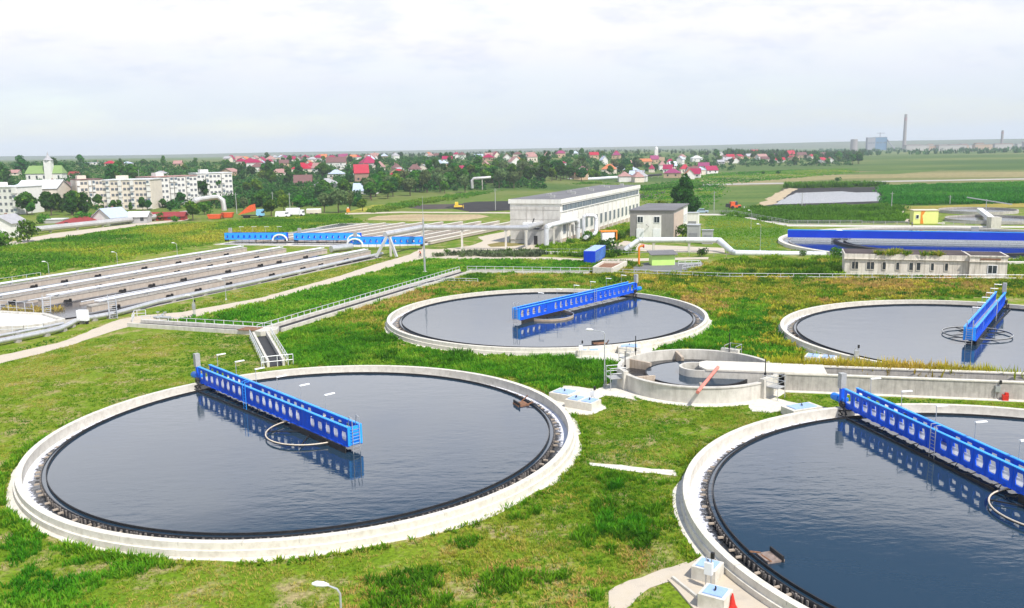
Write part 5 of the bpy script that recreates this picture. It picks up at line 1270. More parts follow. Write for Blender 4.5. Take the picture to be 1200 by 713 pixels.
def house(x, y, w, d, hw, hr, rz, roof, wall, style, label, group=None, name="house", wins=2, cat="house"):
    z = land(x, y)-.3; t = empty(name, (x, y, z), rz, label, cat, group); HOUSES.append((x, y, max(w, d)*.6)); hw += .3
    b = MB(); b.box((0, 0, 0), (w, d, hw))
    if style == "gable":   # ridge along x
        b.add([(-w/2, -d/2, hw), (-w/2, d/2, hw), (-w/2, 0, hw+hr-.15), (w/2, -d/2, hw), (w/2, d/2, hw), (w/2, 0, hw+hr-.15)], [(0, 1, 2), (3, 5, 4)])
    b.build("wall", WALLC[wall], t); e = .45; b = MB(); th = .18
    if style == "gable":
        s = hr/(d/2)
        for sg in (-1, 1):
            P = [(-w/2-e, sg*(d/2+e), hw-e*s), (w/2+e, sg*(d/2+e), hw-e*s), (w/2+e, 0, hw+hr), (-w/2-e, 0, hw+hr)]
            b.add(P+[(p[0], p[1], p[2]+th) for p in P], [(0, 1, 2, 3), (4, 5, 6, 7), (0, 1, 5, 4), (1, 2, 6, 5), (2, 3, 7, 6), (3, 0, 4, 7)])
    elif style == "hip":
        k = max(0, w/2-d/2)+.3; B = [(-w/2-e, -d/2-e, hw), (w/2+e, -d/2-e, hw), (w/2+e, d/2+e, hw), (-w/2-e, d/2+e, hw), (-k, 0, hw+hr), (k, 0, hw+hr)]
        b.add(B, [(0, 1, 5, 4), (1, 2, 5), (2, 3, 4, 5), (3, 0, 4), (0, 3, 2, 1)])
    else:
        b.box((0, 0, hw), (w+.4, d+.4, .25))
    r = b.build("roof", ROOF[roof], t)
    if wins and w > 5:
        b = MB(); b.box((w*.2, d*.12, hw+hr*.3), (.6, .6, hr*.9)); b.build("chimney", WALLC["raw"], r)
        for k in range(wins):
            xx = -w/2+w*(k+.5)/wins; b = MB(); b.box((xx, -d/2-.02, hw*.42), (1.2, .08, 1.3)); b.build("window", GLASS, t)
    return t
def house_px(u, v, wpx, hwpx, hrpx, rz, roof, wall, style, label, group=None, dr=.85, **k):
    x, y = at_land(u, v); s = y/1028; w = wpx*s; d = w*dr
    return house(x, y+d*.4, w, d, hwpx*s, hrpx*s, R_(rz), roof, wall, style, label, group, **k)
def apartment(p0, p1, dep, H, floors, cols, label, seed, wallm="cream", balc=.35, top="white"):
    p0, p1 = Vector(p0), Vector(p1); d = p1-p0; L = d.length; z = min(land(*p0), land(*p1))-.5; rz = math.atan2(d.y, d.x); r = random.Random(seed)
    t = empty("apartment_block", (p0.x, p0.y, z), rz, label, "apartment block", "pale apartment blocks of the town"); HOUSES.append(((p0.x+p1.x)/2, (p0.y+p1.y)/2, L*.4)); H += .5
    b = MB(); b.box((L/2, dep/2, 0), (L, dep, H)); b.build("wall", WALLC[wallm], t)
    b = MB(); b.box((L/2, dep/2, H), (L+.6, dep+.6, .35)); rf = b.build("roof", ROOF[top], t)
    b = MB(); b.box((L*.3, dep/2, H+.35), (4, 4, 1.6)); b.build("stair_head", WALLC[wallm], rf)
    fh = (H-.8)/floors; first = fb = None
    for f in range(floors):
        for c in range(cols):
            x = L*(c+.5)/cols; zz = .8+f*fh+fh*.25
            if (c*7+seed) % 10 < balc*10:
                if not fb: b = MB(); b.box((0, -.55, 0), (L/cols*.8, 1.1, 1.0)); b.box((0, -.55, 1.0), (L/cols*.76, 1.0, fh*.45)); fb = b.build("balcony", WALLC["white"], t, loc=(x, 0, zz-.5)); q = MB(); q.box((0, -1.12, 1.0), (L/cols*.6, .06, fh*.4)); q.build("glazing", GLASS_B, fb)
                else:
                    o = part_copy(fb, t, (x, 0, zz-.5))
                    if r.random() < .6: part_copy(fb.children[0], o)
            else:
                if not first: b = MB(); b.box((0, -.02, 0), (1.25, .1, fh*.42)); first = b.build("window", mat("flat_window", (.16, .17, .19), .3, .5, .15), t, loc=(x, 0, zz))
                else: part_copy(first, t, (x, 0, zz))
    return t
def build_town():
    apartment(at(-25, 252), at(24, 252), 14, 11.5, 4, 8, "white apartment block cut by the frame edge, four rows of windows", 1, "white", .2)
    apartment(at(92, 244), at(123, 242.5), 13, 12.4, 4, 7, "pale apartment block with an ivy-framed wall behind two tall dark trees", 2, "cream", .4, "brown")
    apartment(at(122.5, 247), at(179, 246), 13, 13.2, 5, 12, "long cream apartment block facing the white-roofed sheds", 3, "cream", .3)
    apartment(at(180, 243.5), at(233, 240), 13, 13.6, 5, 11, "greyish apartment block in the middle of the row, with brown balconies", 5, "white", .4, "pink")
    apartment(at(233, 238), at(274, 236), 13, 13.8, 5, 9, "pale apartment block at the far end of the row, half hidden by dark trees", 8, "white", .3)
    house_px(45, 244, 46, 22, 9, 4, "white", "cream", "gable", "low cream block with a pale pitched roof behind the dark trees", name="house", wins=5)
    house_px(78, 240, 24, 17, 8, 95, "brown", "cream", "gable", "cream gabled house beside the ivy-framed apartment wall", wins=2)
    house_px(20, 236, 36, 12, 7, 4, "steel", "white", "hip", "white house with pale blue roof before the green-roofed church", wins=3)
    # near houses at the silver pipe
    house_px(126, 264, 30, 9, 10, 68, "steel", "white", "gable", "white gabled house with a pale blue metal roof at the silver pipe", dr=.95, wins=3)
    house_px(90, 266, 46, 4, 7, 6, "darkred", "cream", "hip", "low house with a dark red roof beside the silver pipe", wins=2)
    house_px(161, 262, 22, 8, 5, 5, "white", "grey", "gable", "grey shed with a white roof between white gabled house and red barn", wins=2)
    house_px(193, 259, 44, 5, 4, 4, "darkred", "redw", "gable", "long red boarded barn with a dark red roof", dr=.35, wins=4, cat="barn")
    house_px(2, 279, 30, 17, 9, 84, "grey", "white", "gable", "white gabled shed with a grey roof cut by the frame edge", dr=1.1, wins=1, cat="shed")
    house_px(62, 262, 22, 4, 2, 8, "white", "grey", "flat", "flat pale shed next to the dark red roof", wins=0, cat="shed")
    # church
    x, y = at_land(55, 212); s = y/1028; t = empty("church", (x, y, land(x, y)-.5), R_(6), "white church with a lime green roof and a grey-capped tower", "church"); w, d, h = 40*s, 14*s, 9*s; HOUSES.append((x, y, w*.6))
    b = MB(); b.box((0, 0, 0), (w, d, h)); b.build("nave", WALLC["white"], t); b = MB(); e = .5
    b.add([(-w/2-e, -d/2-e, h), (w/2+e, -d/2-e, h), (w/2+e, d/2+e, h), (-w/2-e, d/2+e, h), (-w*.45, 0, h+9*s), (w*.45, 0, h+9*s)], [(0, 1, 5, 4), (1, 2, 5), (2, 3, 4, 5), (3, 0, 4), (0, 3, 2, 1)]); b.build("roof", ROOF["green"], t)
    b = MB(); b.box((w*.14, -d*.35, 0), (8*s, 8*s, 24*s)); tw = b.build("tower", WALLC["white"], t); b = MB(); b.lathe([(0.01, 34*s), (1.2*s, 29.5*s), (3*s, 26.5*s), (5.8*s, 24*s), (0.01, 24*s)], 8); o = b.build("tower_cap", ROOF["grey"], t); o.location = (w*.14, -d*.35, 0)
    for k in range(5): b = MB(); b.box((-w*.4+w*.2*k, -d/2-.02, h*.35), (1.1, .1, h*.4)); b.build("window", GLASS, t)
    # hand placed houses: u, base v, width, wall, roof (px), turn, roof, wall, style, label
    L = [(353, 203, 23, 4.5, 7, 6, "red", "cream", "hip", "large house with a bright red roof standing clear of the trees"), (292, 195, 16, 3, 6, 4, "crimson", "tan", "hip", "wide crimson-roofed house on the skyline above the apartment row"),
         (354, 218, 20, 4, 8, 10, "brown", "tan", "gable", "brown gabled house below the bright red roof"), (382, 220, 27, 3, 7, 4, "grey", "grey", "hip", "broad grey roof just behind the willows"), (423, 217, 16, 14, 9, 14, "red", "raw", "gable", "unfinished red-roofed house with open storeys"),
         (431, 197, 18, 5, 8, 30, "crimson", "grey", "hip", "crimson-roofed house above the unfinished one"), (428, 228, 28, 4, 8, 4, "steel", "white", "gable", "house with a pale steel roof beside the orange roof"), (447, 224, 16, 6, 10, 5, "orange", "cream", "gable", "house with a bright orange roof beside the steel roof"),
         (467, 211, 20, 6, 6, 5, "red", "white", "hip", "white house with a red hip roof above the willow belt"), (310, 203, 12, 4, 4, 5, "tan" if False else "pink", "tan", "hip", "tan house among trees above the apartment row's end"), (326, 206, 14, 3, 4, 7, "pink", "cream", "gable", "cream house with a sandy roof among trees"), (345, 240, 9, 4, 3, 0, "orange", "raw", "flat", "small orange hut among bushes behind the vans"),
         (393, 196, 22, 5, 6, 8, "brown", "white", "gable", "white house with brown roof on the hill"), (402, 199, 15, 5, 3, 2, "white", "white", "flat", "white flat house on the hill below the brown roof"), (540, 205, 9, 5, 5, 2, "crimson", "tan", "gable", "narrow house with a crimson roof above the willows"), (552, 209, 8, 6, 4, 3, "teal", "grey", "gable", "house with a teal roof beside the pipe arch"),
         (616, 202, 15, 3, 4, 5, "pink", "cream", "gable", "cream house with a flat sandy roof above the silvery willows"), (628, 204, 8, 2, 2, 4, "pink", "white", "gable", "tiny house beside the sandy roof"), (720, 200, 16, 4, 3, 4, "steel", "white", "hip", "white house with pale blue roof beyond the hall, left of its twin"), (740, 203, 18, 3, 4, 2, "steel", "grey", "hip", "grey house with pale blue roof beyond the hall, right of its twin"),
         (754, 194, 18, 4, 3, 6, "orange", "tan", "gable", "long tan house above the pale blue roofs"), (767, 192, 9, 5, 4, 3, "purple", "tan", "gable", "house with a plum roof end-on above the pale blue roofs"), (798, 194, 8, 7, 3, 60, "steel", "white", "gable", "tall white house with steel roof by the meadow"), (788, 197, 8, 3, 3, 50, "grey", "white", "gable", "small white house with grey roof by the meadow"),
         (817, 190, 12, 4, 3, 3, "white", "white", "hip", "white house with pale roof standing above the meadow"), (856, 187, 9, 3, 2.5, 4, "red", "cream", "gable", "red-roofed house at the edge of the fields"), (885, 183, 10, 4, 3, 5, "red", "white", "gable", "white house with a red roof in the hamlet"), (927, 186, 8, 5, 4, 8, "red", "tan", "gable", "tall red-roofed house with a yellow wall in the hamlet"),
         (902, 184, 11, 3, 2, 0, "purple", "grey", "gable", "low plum-roofed house in the hamlet"), (940, 186, 10, 4, 3, 4, "brown", "tan", "gable", "brown house in the hamlet by the fields"), (950, 186, 7, 3, 2, 4, "white", "white", "flat", "white flat shed in the hamlet"), (966, 184, 9, 3, 2, 4, "brown", "raw", "gable", "brick house at the hamlet's far end"), (977, 184, 10, 3, 2, 4, "grey", "grey", "gable", "grey house at the hamlet's far end"),
         (845, 193, 8, 3, 2, 4, "grey", "grey", "gable", "grey shack before the fields"), (128, 195, 11, 3, 3, 5, "red", "tan", "hip", "red-roofed house on the plain above the cream apartment block"), (106, 194, 22, 3, 2, 2, "steel", "white", "flat", "long blue-roofed hall on the plain above the cream apartment block"), (148, 195, 11, 3, 2, 5, "steel", "white", "hip", "small blue-roofed house on the plain"), (138, 196, 8, 3, 3, 3, "orange", "tan", "gable", "small orange-roofed house on the plain"),
         (187, 208, 14, 4, 3, 4, "grey", "cream", "hip", "pinkish house peeping over the apartment row"), (208, 196, 9, 4, 3, 3, "pink", "tan", "gable", "tan house among trees above the apartment row"), (86, 208, 10, 3, 3, 3, "darkred", "cream", "gable", "dark red roofed house right of the church"), (15, 206, 12, 3, 3, 3, "pink", "cream", "gable", "sandy-roofed house left of the church")]
    for a in L: house_px(*a, wins=2)
    rr = random.Random(5); g = 0
    GR = "small houses along the town skyline"
    while g < 104:
        u = rr.uniform(262, 840); D = rr.uniform(620, 1180); x, y = at_dist(u, D)
        if any(math.hypot(x-a, y-b) < r+3 for a, b, r in HOUSES): continue
        rf = rr.choice(["red", "crimson", "crimson", "brown", "orange", "pink", "grey", "purple", "brown", "steel", "pink"]); wl = rr.choice(["white", "cream", "white", "tan"]); w = rr.uniform(8, 12.5)*(1 if D < 800 else .82)
        cn = {"red": "red", "crimson": "crimson", "brown": "brown", "orange": "orange", "pink": "dusty pink", "grey": "grey", "purple": "plum", "steel": "pale blue"}[rf]
        house(x, y, w, w*rr.uniform(.7, .95), rr.uniform(2.8, 5.2), rr.uniform(2.2, 4.2), R_(rr.choice([0, 90])+rr.uniform(-20, 20)), rf, wl, rr.choice(["hip", "gable"]), "small %s-roofed house with %s walls in the rows along the town skyline" % (cn, {"cream": "cream", "white": "white", "tan": "tan"}[wl]), GR); g += 1
    for k in range(16):
        u = rr.uniform(835, 985); D = rr.uniform(980, 1300); x, y = at_dist(u, D)
        if any(math.hypot(x-a, y-b) < r+5 for a, b, r in HOUSES): continue
        w = rr.uniform(8, 13); rf = rr.choice(["red", "brown", "pink", "grey"])
        house(x, y, w, w*.8, rr.uniform(2.8, 4.5), rr.uniform(2, 3.5), R_(rr.uniform(0, 180)), rf, rr.choice(["cream", "white", "tan"]), "gable", "small %s-roofed house in the hamlet past the fields" % rf, "small houses of the hamlet")
    # white-spired tower on the skyline
    x, y = at_dist(769, 1050); z = land(x, y); t = empty("bell_tower", (x, y, z), 0, "white bell tower with a small dome above the skyline roofs", "tower"); b = MB(); b.box((0, 0, 0), (4, 4, 15)); b.build("shaft", WALLC["white"], t); b = MB(); b.lathe([(.01, 19.5), (.5, 18.2), (1.9, 17), (2.4, 15), (.01, 15)], 10); b.build("dome", ROOF["white"], t); b = MB(); b.box((2, 4, 0), (16, 10, 6)); b.build("nave", WALLC["tan"], t)
    # silver district heating pipe
    def heat_pipe(label, P, r, m=PIPE_FAR):
        o = Vector((P[0].x, P[0].y, 0)); t = empty("heating_pipe", o, 0, label, "pipeline", "district heating pipes"); b = MB(); b.tube([p-o for p in P], r, 10); b.build("pipe", m, t, smooth=True)
        first = None; tot = 0
        for i in range(len(P)-1):
            n = int((P[i+1]-P[i]).length/9)
            for k in range(n):
                q = P[i].lerp(P[i+1], (k+.5)/n)-o
                if q.z < r or abs((P[i+1]-P[i]).normalized().z) > .5: continue
                bb = MB(); bb.box((0, 0, 0), (.6, .6, max(.2, q.z-r+.05))); bb.build("support", CONC_OLD, t, loc=(q.x, q.y, 0))
    heat_pipe("fat silver heating pipe along the foot of the town houses", [Vector((*at(u, v, 1.5), 1.5)) for u, v in ((-30, 277), (8, 273), (42, 269), (134, 259.5), (170, 255.5), (214, 250.5), (224, 249.5))], .95)
    Y = at(228, 258)[1]; heat_pipe("silver heating pipe arching up and over between trees", [pt(224, 250.5, Y), pt(226, 240, Y), pt(228, 236, Y), pt(233, 234, Y+2), pt(250, 231.5, Y+4), pt(256, 231.5, Y+4), pt(261, 235, Y+4), pt(263, 247, Y+4)], .95)
    Y = at(552, 226)[1]; heat_pipe("white heating pipe standing as a gate on the dike", [pt(553.5, 221, Y), pt(553, 212, Y), pt(555, 209.5, Y), pt(575, 208, Y+3)], .8, PIPE_FAR)
    heat_pipe("pale heating pipe running level beyond the hall roof", [Vector((*at(u, v, 2), 2)) for u, v in ((618, 213.5), (660, 211.5), (700, 209.5), (714, 208.5), (735, 207.5))], 1.1, PIPE_W)
    heat_pipe("dark heating pipe continuing the pale one towards the meadow", [Vector((*at(u, v, 2), 2)) for u, v in ((737, 207.3), (752, 206.5), (775, 204.8))], .9, DARK)
    b = MB(); p0, p1 = at(60, 279), at(160, 264); 
    patch("path", [(5, 290), (38, 283), (160, 265), (220, 258.5), (222, 256.5), (160, 262), (60, 274), (5, 285)], PAVE, .02, 4, .5)
def vehicle(name, x, y, rz, label, cat, L, W, secs, wheels, wr=.35, group=None):
    """secs: (x0, x1, z0, z1, material, taper, part name)"""
    t = empty(name, (x, y, land(x, y)), rz, label, cat, group)
    for (x0, x1, z0, z1, m, tp, nm) in secs:
        b = MB(); b.box(((x0+x1)/2, 0, z0), (x1-x0, W, z1-z0), 0, 0, tp, .92 if tp < 1 else 1); b.build(nm, m, t)
    for wx in wheels:
        for s in (-1, 1):
            b = MB(); b.tube([(wx, s*(W/2-.12), wr), (wx, s*(W/2+.06), wr)], wr, 14); b.build("wheel", DARK, t, smooth=True)
    return t
def build_vehicles():
    x, y = at(823, 249.8); vehicle("parked_car", x, y, R_(-4), "pale blue car parked at the meadow fence beside the dark tree", "car", 4, 1.7, [(-2.1, 2.1, .3, .9, mat("car_blue", (.35, .52, .66), .3, .05, 1), 1, "body"), (-1.5, 1.0, .9, 1.45, GLASS, .72, "windows"), (-1.15, .65, 1.45, 1.5, MATS["car_blue"], 1, "roof")], (-1.3, 1.3), .32)
    x, y = at(861, 245.5); vehicle("tractor", x, y, R_(5), "red-orange tractor working beside the crop field", "tractor", 4, 2, [(-2, .6, .8, 2.9, REDORANGE, .8, "hopper"), (.6, 2.2, .7, 1.7, REDORANGE, .9, "hood"), (-.2, .8, 1.7, 3.0, GLASS, .85, "cab"), (-3.4, -2.0, .9, 2.2, DARK, .7, "implement")], (-1.2, 1.5), .7)
    x, y = at(537, 244.5); vehicle("bulldozer", x, y, R_(4), "yellow bulldozer at the edge of the black soil yard", "bulldozer", 4, 2, [(-1.8, 1.8, .3, 1.3, YELLOW, .95, "body"), (-1.4, .1, 1.3, 2.7, YELLOW, .85, "cab"), (-1.9, 1.9, 0, .6, DARK, 1, "tracks"), (2.1, 2.3, .1, 1.4, YELLOW, 1, "blade")], (), .5)
    x, y = at(296, 255.5); t = vehicle("dump_truck", x, y, R_(2), "orange dump truck with raised bed and a pale blue cab", "truck", 7, 2.4, [(-4, 2, .8, 1.1, DARK, 1, "chassis"), (1.6, 4.4, .8, 3.2, mat("cab_blue", (.22, .48, .68), .4, .05, 1), .85, "cab"), (3.6, 4.36, 1.8, 2.7, GLASS, .95, "windscreen")], (-2.8, -1.6, 3.0), .5)
    b = MB(); b.add([(-5.2, -1.2, 1.2), (1.2, -1.2, 2.6), (1.0, -1.2, 5.2), (-.6, -1.2, 4.8), (-5.2, 1.2, 1.2), (1.2, 1.2, 2.6), (1.0, 1.2, 5.2), (-.6, 1.2, 4.8)], [(0, 1, 2, 3), (7, 6, 5, 4), (0, 1, 5, 4), (1, 2, 6, 5), (2, 3, 7, 6), (3, 0, 4, 7)]); b.build("dump_bed", REDORANGE, t)
    x, y = at(331, 255); vehicle("van", x, y, R_(3), "white van with rounded nose at the bushes, left of the box truck", "van", 5, 2, [(-2.6, 2.2, .4, 2.3, WHITE, .88, "body"), (1.9, 2.8, .4, 1.3, WHITE, .8, "hood"), (1.2, 2.14, 1.4, 2.0, GLASS, .9, "windscreen")], (-1.6, 1.7), .36)
    x, y = at(347, 253.8); vehicle("box_truck", x, y, R_(3), "white box truck parked at the bushes before the willows", "truck", 6, 2.3, [(-3.6, 1.4, .8, 3.2, WHITE, 1, "cargo_box"), (1.5, 3.2, .5, 2.5, WHITE, .85, "cab"), (2.6, 3.22, 1.5, 2.2, GLASS, .95, "windscreen")], (-2.2, 2.2), .45)
    x, y = at(368, 252); vehicle("trailer", x, y, R_(3), "low pinkish white trailer in front of the willow clump", "trailer", 5, 2, [(-2.8, 2.8, .7, 2.2, WALLC["cream"], 1, "body"), (-2.8, 2.8, 2.2, 2.4, WHITE, .95, "roof")], (-1, 1), .4)
    for (u, v, L, lb, h) in ((252, 257, 5.0, "orange skip at the arched pipe, the longer sagging one", 1.5), (267, 255.5, 4.4, "orange skip next to the dump truck with a higher back", 1.7)):
        x, y = at(u, v); t = empty("skip", (x, y, 0), R_(5), lb, "skip", "orange skips"); b = MB(); b.box((0, 0, .2), (L*.8, 2.2, h), 0, 0, 1.3, 1.1); b.build("body", REDORANGE, t); b = MB(); b.box((0, 0, h+.2), (L*1.05, 2.5, .12)); b.build("rim", REDORANGE, t)
    x, y = at(408, 249); t = empty("marker_post", (x, y, 0), 0, "orange marker post at the foot of the utility pole by the willows", "marker"); b = MB(); b.box((0, 0, 0), (1.3, .8, 1.6), 0, 0, .8, .8); b.build("body", ORANGE, t); b = MB(); b.box((0, 0, 1.6), (.7, .5, .35)); b.build("cap", WHITE, t)
def person(x, y, rz, label, shirt, trousers, pose="stand", h=1.74):
    k = h/1.74
    if pose == "stand": J = {"p": (0, 0, .95), "c": (0, 0, 1.25), "n": (0, .01, 1.47), "h": (0, .02, 1.62), "t": (0, .03, 1.70)}; J.update({"%s%d" % (a, s): v for s in (-1, 1) for a, v in (("hip", (s*.09, 0, .9)), ("kn", (s*.10, .03, .48)), ("an", (s*.11, -.02, .08)), ("to", (s*.12, .14, .04)), ("sh", (s*.18, 0, 1.40)), ("el", (s*.25, -.03, 1.12)), ("wr", (s*.24, .08, .88)), ("ha", (s*.23, .11, .79)))})
    else: J = {"p": (0, -.15, .92), "c": (0, .05, 1.18), "n": (0, .20, 1.38), "h": (0, .26, 1.52), "t": (0, .28, 1.60)}; J.update({"%s%d" % (a, s): v for s in (-1, 1) for a, v in (("hip", (s*.09, -.13, .88)), ("kn", (s*.1, .22, .62 if s > 0 else .78)), ("an", (s*.1, .1, .2 if s > 0 else .42)), ("to", (s*.1, .24, .16 if s > 0 else .38)), ("sh", (s*.17, .17, 1.32)), ("el", (s*.22, .36, 1.12)), ("wr", (s*.2, .55, 1.03)), ("ha", (s*.2, .62, 1.02)))})
    E_ = [("p", "c"), ("c", "n"), ("n", "h"), ("h", "t")]
    for s in (-1, 1): E_ += [("p", "hip%d" % s), ("hip%d" % s, "kn%d" % s), ("kn%d" % s, "an%d" % s), ("an%d" % s, "to%d" % s), ("n", "sh%d" % s), ("sh%d" % s, "el%d" % s), ("el%d" % s, "wr%d" % s), ("wr%d" % s, "ha%d" % s)]
    rad = {"p": .14, "c": .15, "n": .065, "h": .10, "t": .085, "hip": .09, "kn": .06, "an": .042, "to": .04, "sh": .065, "el": .045, "wr": .032, "ha": .04}
    ks = list(J); me = bpy.data.meshes.new("person"); me.from_pydata([tuple(c*k for c in J[n]) for n in ks], [(ks.index(a), ks.index(b)) for a, b in E_], [])
    o = bpy.data.objects.new("person", me); COL.objects.link(o); md = o.modifiers.new("skin", "SKIN")
    for i, n in enumerate(ks):
        r = rad[n.rstrip("-1")]*k; me.skin_vertices[0].data[i].radius = (r, r*.85)
    me.skin_vertices[0].data[0].use_root = True; o.modifiers.new("sub", "SUBSURF").levels = 1
    dg = bpy.context.evaluated_depsgraph_get(); m2 = bpy.data.meshes.new_from_object(o.evaluated_get(dg)); o.modifiers.clear(); o.data = m2; m2.materials.clear()
    for m in (mat("skin", (.45, .28, .2), .6, .05, 3), mat("cloth_"+shirt[0], shirt[1], .9, .1, 4), mat("cloth_"+trousers[0], trousers[1], .9, .1, 4), mat("hair", (.03, .022, .018), .7, .1, 4)): m2.materials.append(m)
    for p in m2.polygons:
        c = p.center/k; z = c.z-(0 if pose == "stand" else -.08)
        p.material_index = (3 if z > 1.66 or (z > 1.56 and c.y < 0.0) else 0 if z > 1.5 else 1 if z > .97 and abs(c.x) < .3 and not (abs(c.x) > .2 and z < 1.05) else 0 if abs(c.x) > .19 and z > .7 else 2)
        p.use_smooth = True
    o.location = (x, y, land(x, y)); o.rotation_euler.z = rz; o["label"] = label; o["category"] = "person"; return o
def build_people():
    x, y = at(492.8, 301.8); person(x, y, R_(160), "person in an orange-red shirt riding a bicycle down the paved path", ("orange", (.6, .12, .06)), ("dark", (.03, .03, .035)), "ride")
    t = empty("bicycle", (x, y, .03), R_(160), "dark bicycle ridden down the paved path at the mast", "bicycle")
    for wy in (-.52, .55): b = MB(); b.tube([(0, wy+.33*math.cos(2*pi*k/20), .34+.33*math.sin(2*pi*k/20)) for k in range(20)], .025, 6, True); b.build("wheel", DARK, t)
    b = MB(); b.tube([(0, -.52, .34), (0, 0, .3), (0, -.14, .82), (0, .42, .85), (0, 0, .3)], .02, 5); b.tube([(0, .55, .34), (0, .42, .98)], .02, 5); b.tube([(-.24, .5, 1.0), (.24, .5, 1.0)], .02, 5); b.build("frame", DARK, t); b = MB(); b.box((0, -.17, .82), (.16, .26, .06)); b.build("saddle", DARK, t)
    x, y = at(1065, 263.5); person(x, y, R_(200), "person in dark clothes standing at the kiosk corner, the one behind", ("black", (.03, .03, .035)), ("dark", (.03, .03, .035)))
    x, y = at(1068.7, 267); person(x, y, R_(150), "person in a grey shirt on the concrete strip before the kiosk", ("grey", (.22, .22, .25)), ("dark", (.03, .03, .035)))
    x, y = at(872, 247); person(x, y, R_(60), "person in white beside the red-orange tractor", ("white", (.7, .7, .7)), ("dark", (.03, .03, .035)))
def build_far():
    """the power station and the town on the horizon"""
    D = 2600
    def P(u, D=D): return at_dist(u, D)
    ch = mat("chimney_concrete", (.30, .27, .26), .9, .1, .02); plant = mat("plant_wall", (.30, .30, .33), .9, .15, .03); plantb = mat("plant_blue", (.12, .22, .34), .8, .1, .03); far_w = mat("far_wall", (.42, .40, .38), .9, .12, .03)
    def chimney(u, D, v, rb, rt, label):
        x, y = P(u, D); z = land(x, y); H = zat(u, v, y)-z; t = empty("chimney", (x, y, z), 0, label, "chimney"); b = MB(); b.tube([(0, 0, -2), (0, 0, H)], [rb, rt], 24); b.build("shaft", ch, t, smooth=True)
        b = MB(); b.tube([(0, 0, H*.82), (0, 0, H*.9)], [rb+(rt-rb)*.82+.15, rb+(rt-rb)*.9+.15], 24); b.build("band", mat("chimney_band", (.33, .2, .2), .9, .1, .05), t, smooth=True)
    chimney(1059, 2600, 134, 5.4, 3.8, "very tall power station chimney on the horizon"); chimney(1173, 2500, 153, 4.0, 2.9, "shorter chimney on the horizon near the frame edge")
    def blk(name, u0, u1, v, D, label, m, dep=.6, style="box"):
        a, c = P(u0, D), P(u1, D); w = c[0]-a[0]; z = land(*a); H = zat(u0, v, D)-z; t = empty(name, ((a[0]+c[0])/2, D, z), 0, label, "industrial building")
        if style == "round": b = MB(); b.tube([(0, 0, -2), (0, 0, H)], [w/2, w*.46], 28); b.build("shell", m, t, smooth=True)
        else:
            b = MB(); b.box((0, 0, -2), (w, w*dep, H+2)); b.build("wall", m, t); b = MB(); b.box((0, 0, H), (w*1.02, w*dep*1.02, 1.5)); b.build("roof", plant, t)
            for k in range(3): b = MB(); b.box((-w*.3+w*.3*k, -w*dep/2-.1, H*.55), (w*.2, .3, H*.1)); b.build("window", GLASS_B, t)
        return t
    blk("cooling_tower", 996, 1004.5, 163.5, 2600, "round squat cooling tower left of the power station", ch, style="round")
    blk("boiler_house", 1015, 1024, 162, 2600, "grey stepped boiler house of the power station", plant); t = blk("turbine_hall", 1023.5, 1037, 161.5, 2650, "blue and grey turbine hall with a crane above", plantb)
    b = MB(); b.tube([(0, 0, 30), (0, 0, 52)], .9, 6); b.bar((-10, 0, 50), (14, 0, 50), 1.2); b.build("roof_crane", plant, t)
    b = MB(); b.bar((16, -8, 32), (42, -8, 4), 3); b.build("conveyor", plant, t)
    rr = random.Random(9)
    for k in range(30):
        u = rr.uniform(1065, 1205); D = rr.uniform(2100, 3000); v = 171.5-(u-1065)*.015-rr.uniform(-.5, 4.0)*(rr.random()**1.4)
        a = P(u, D); w = rr.uniform(16, 60); z = land(*a); H = max(5, zat(u, v, D)-z)
        t = empty("distant_block", (a[0], a[1], z), 0, "pale block in the hazy far town by the chimneys", "building", "far town blocks by the chimneys"); b = MB(); b.box((0, 0, -2), (w, 14, H+2)); b.build("wall", far_w if k % 3 else mat("far_tan", (.45, .33, .24), .9, .1, .03), t); b = MB(); b.box((0, 0, H), (w+1, 15, 1)); b.build("roof", ROOF["grey" if k % 2 else "pink"], t)
    # distant woods and hedges: one mass each
    g = np.random.default_rng(3)
    def woods(name, n, u0, u1, D0, D1, h, m, seed):
        u = g.uniform(u0, u1, n); D = D0*(D1/D0)**g.uniform(0, 1, n); keepv = vnoise(u*.05, D*.01, seed) > .4; u, D = u[keepv], D[keepv]
        x = np.array([at_dist(a, b_)[0] for a, b_ in zip(u, D)]); z = np.array([land(a, b_) for a, b_ in zip(x, D)])
        hh = h*g.uniform(.5, 1.2, len(u)); return blades(name, x, D, hh, hh*.16, g.uniform(.1, .9, len(u)), m, 7, .5, .35, seed, zs=z)
    woods("far_wood", 900, 300, 900, 1250, 4600, 6.5, L_DARK, 4); woods("far_wood", 900, 960, 1240, 1500, 3000, 7.5, L_DARK, 6); woods("far_wood", 500, 850, 1010, 1250, 1700, 10, L_DARK, 8)
    # hills at the edge of sight
    b = MB(); V = []; Fc = []; n = 90
    for j, (dd, hk) in enumerate(((4600, 0), (5100, .6), (5600, 1), (5850, .9))):
        for i in range(n+1):
            a = -.85+1.75*i/n; x, y = dd*math.sin(a), dd*math.cos(a)
            hgt = 12+12*float(vnoise(np.array([i*.13]), np.array([.3]), 5)[0])+(14*sm(.05, .4, a))
            V.append((x, y, land(x, y)-3+hgt*hk))
    for j in range(3):
        for i in range(n): p = j*(n+1)+i; Fc.append((p, p+1, p+n+2, p+n+1))
    b.add(V, Fc); struct(b.build("hills", field_mat("hill_field", (.07, .10, .035), (.11, .13, .05), (.17, .16, .08), .0015, .4), smooth=True))

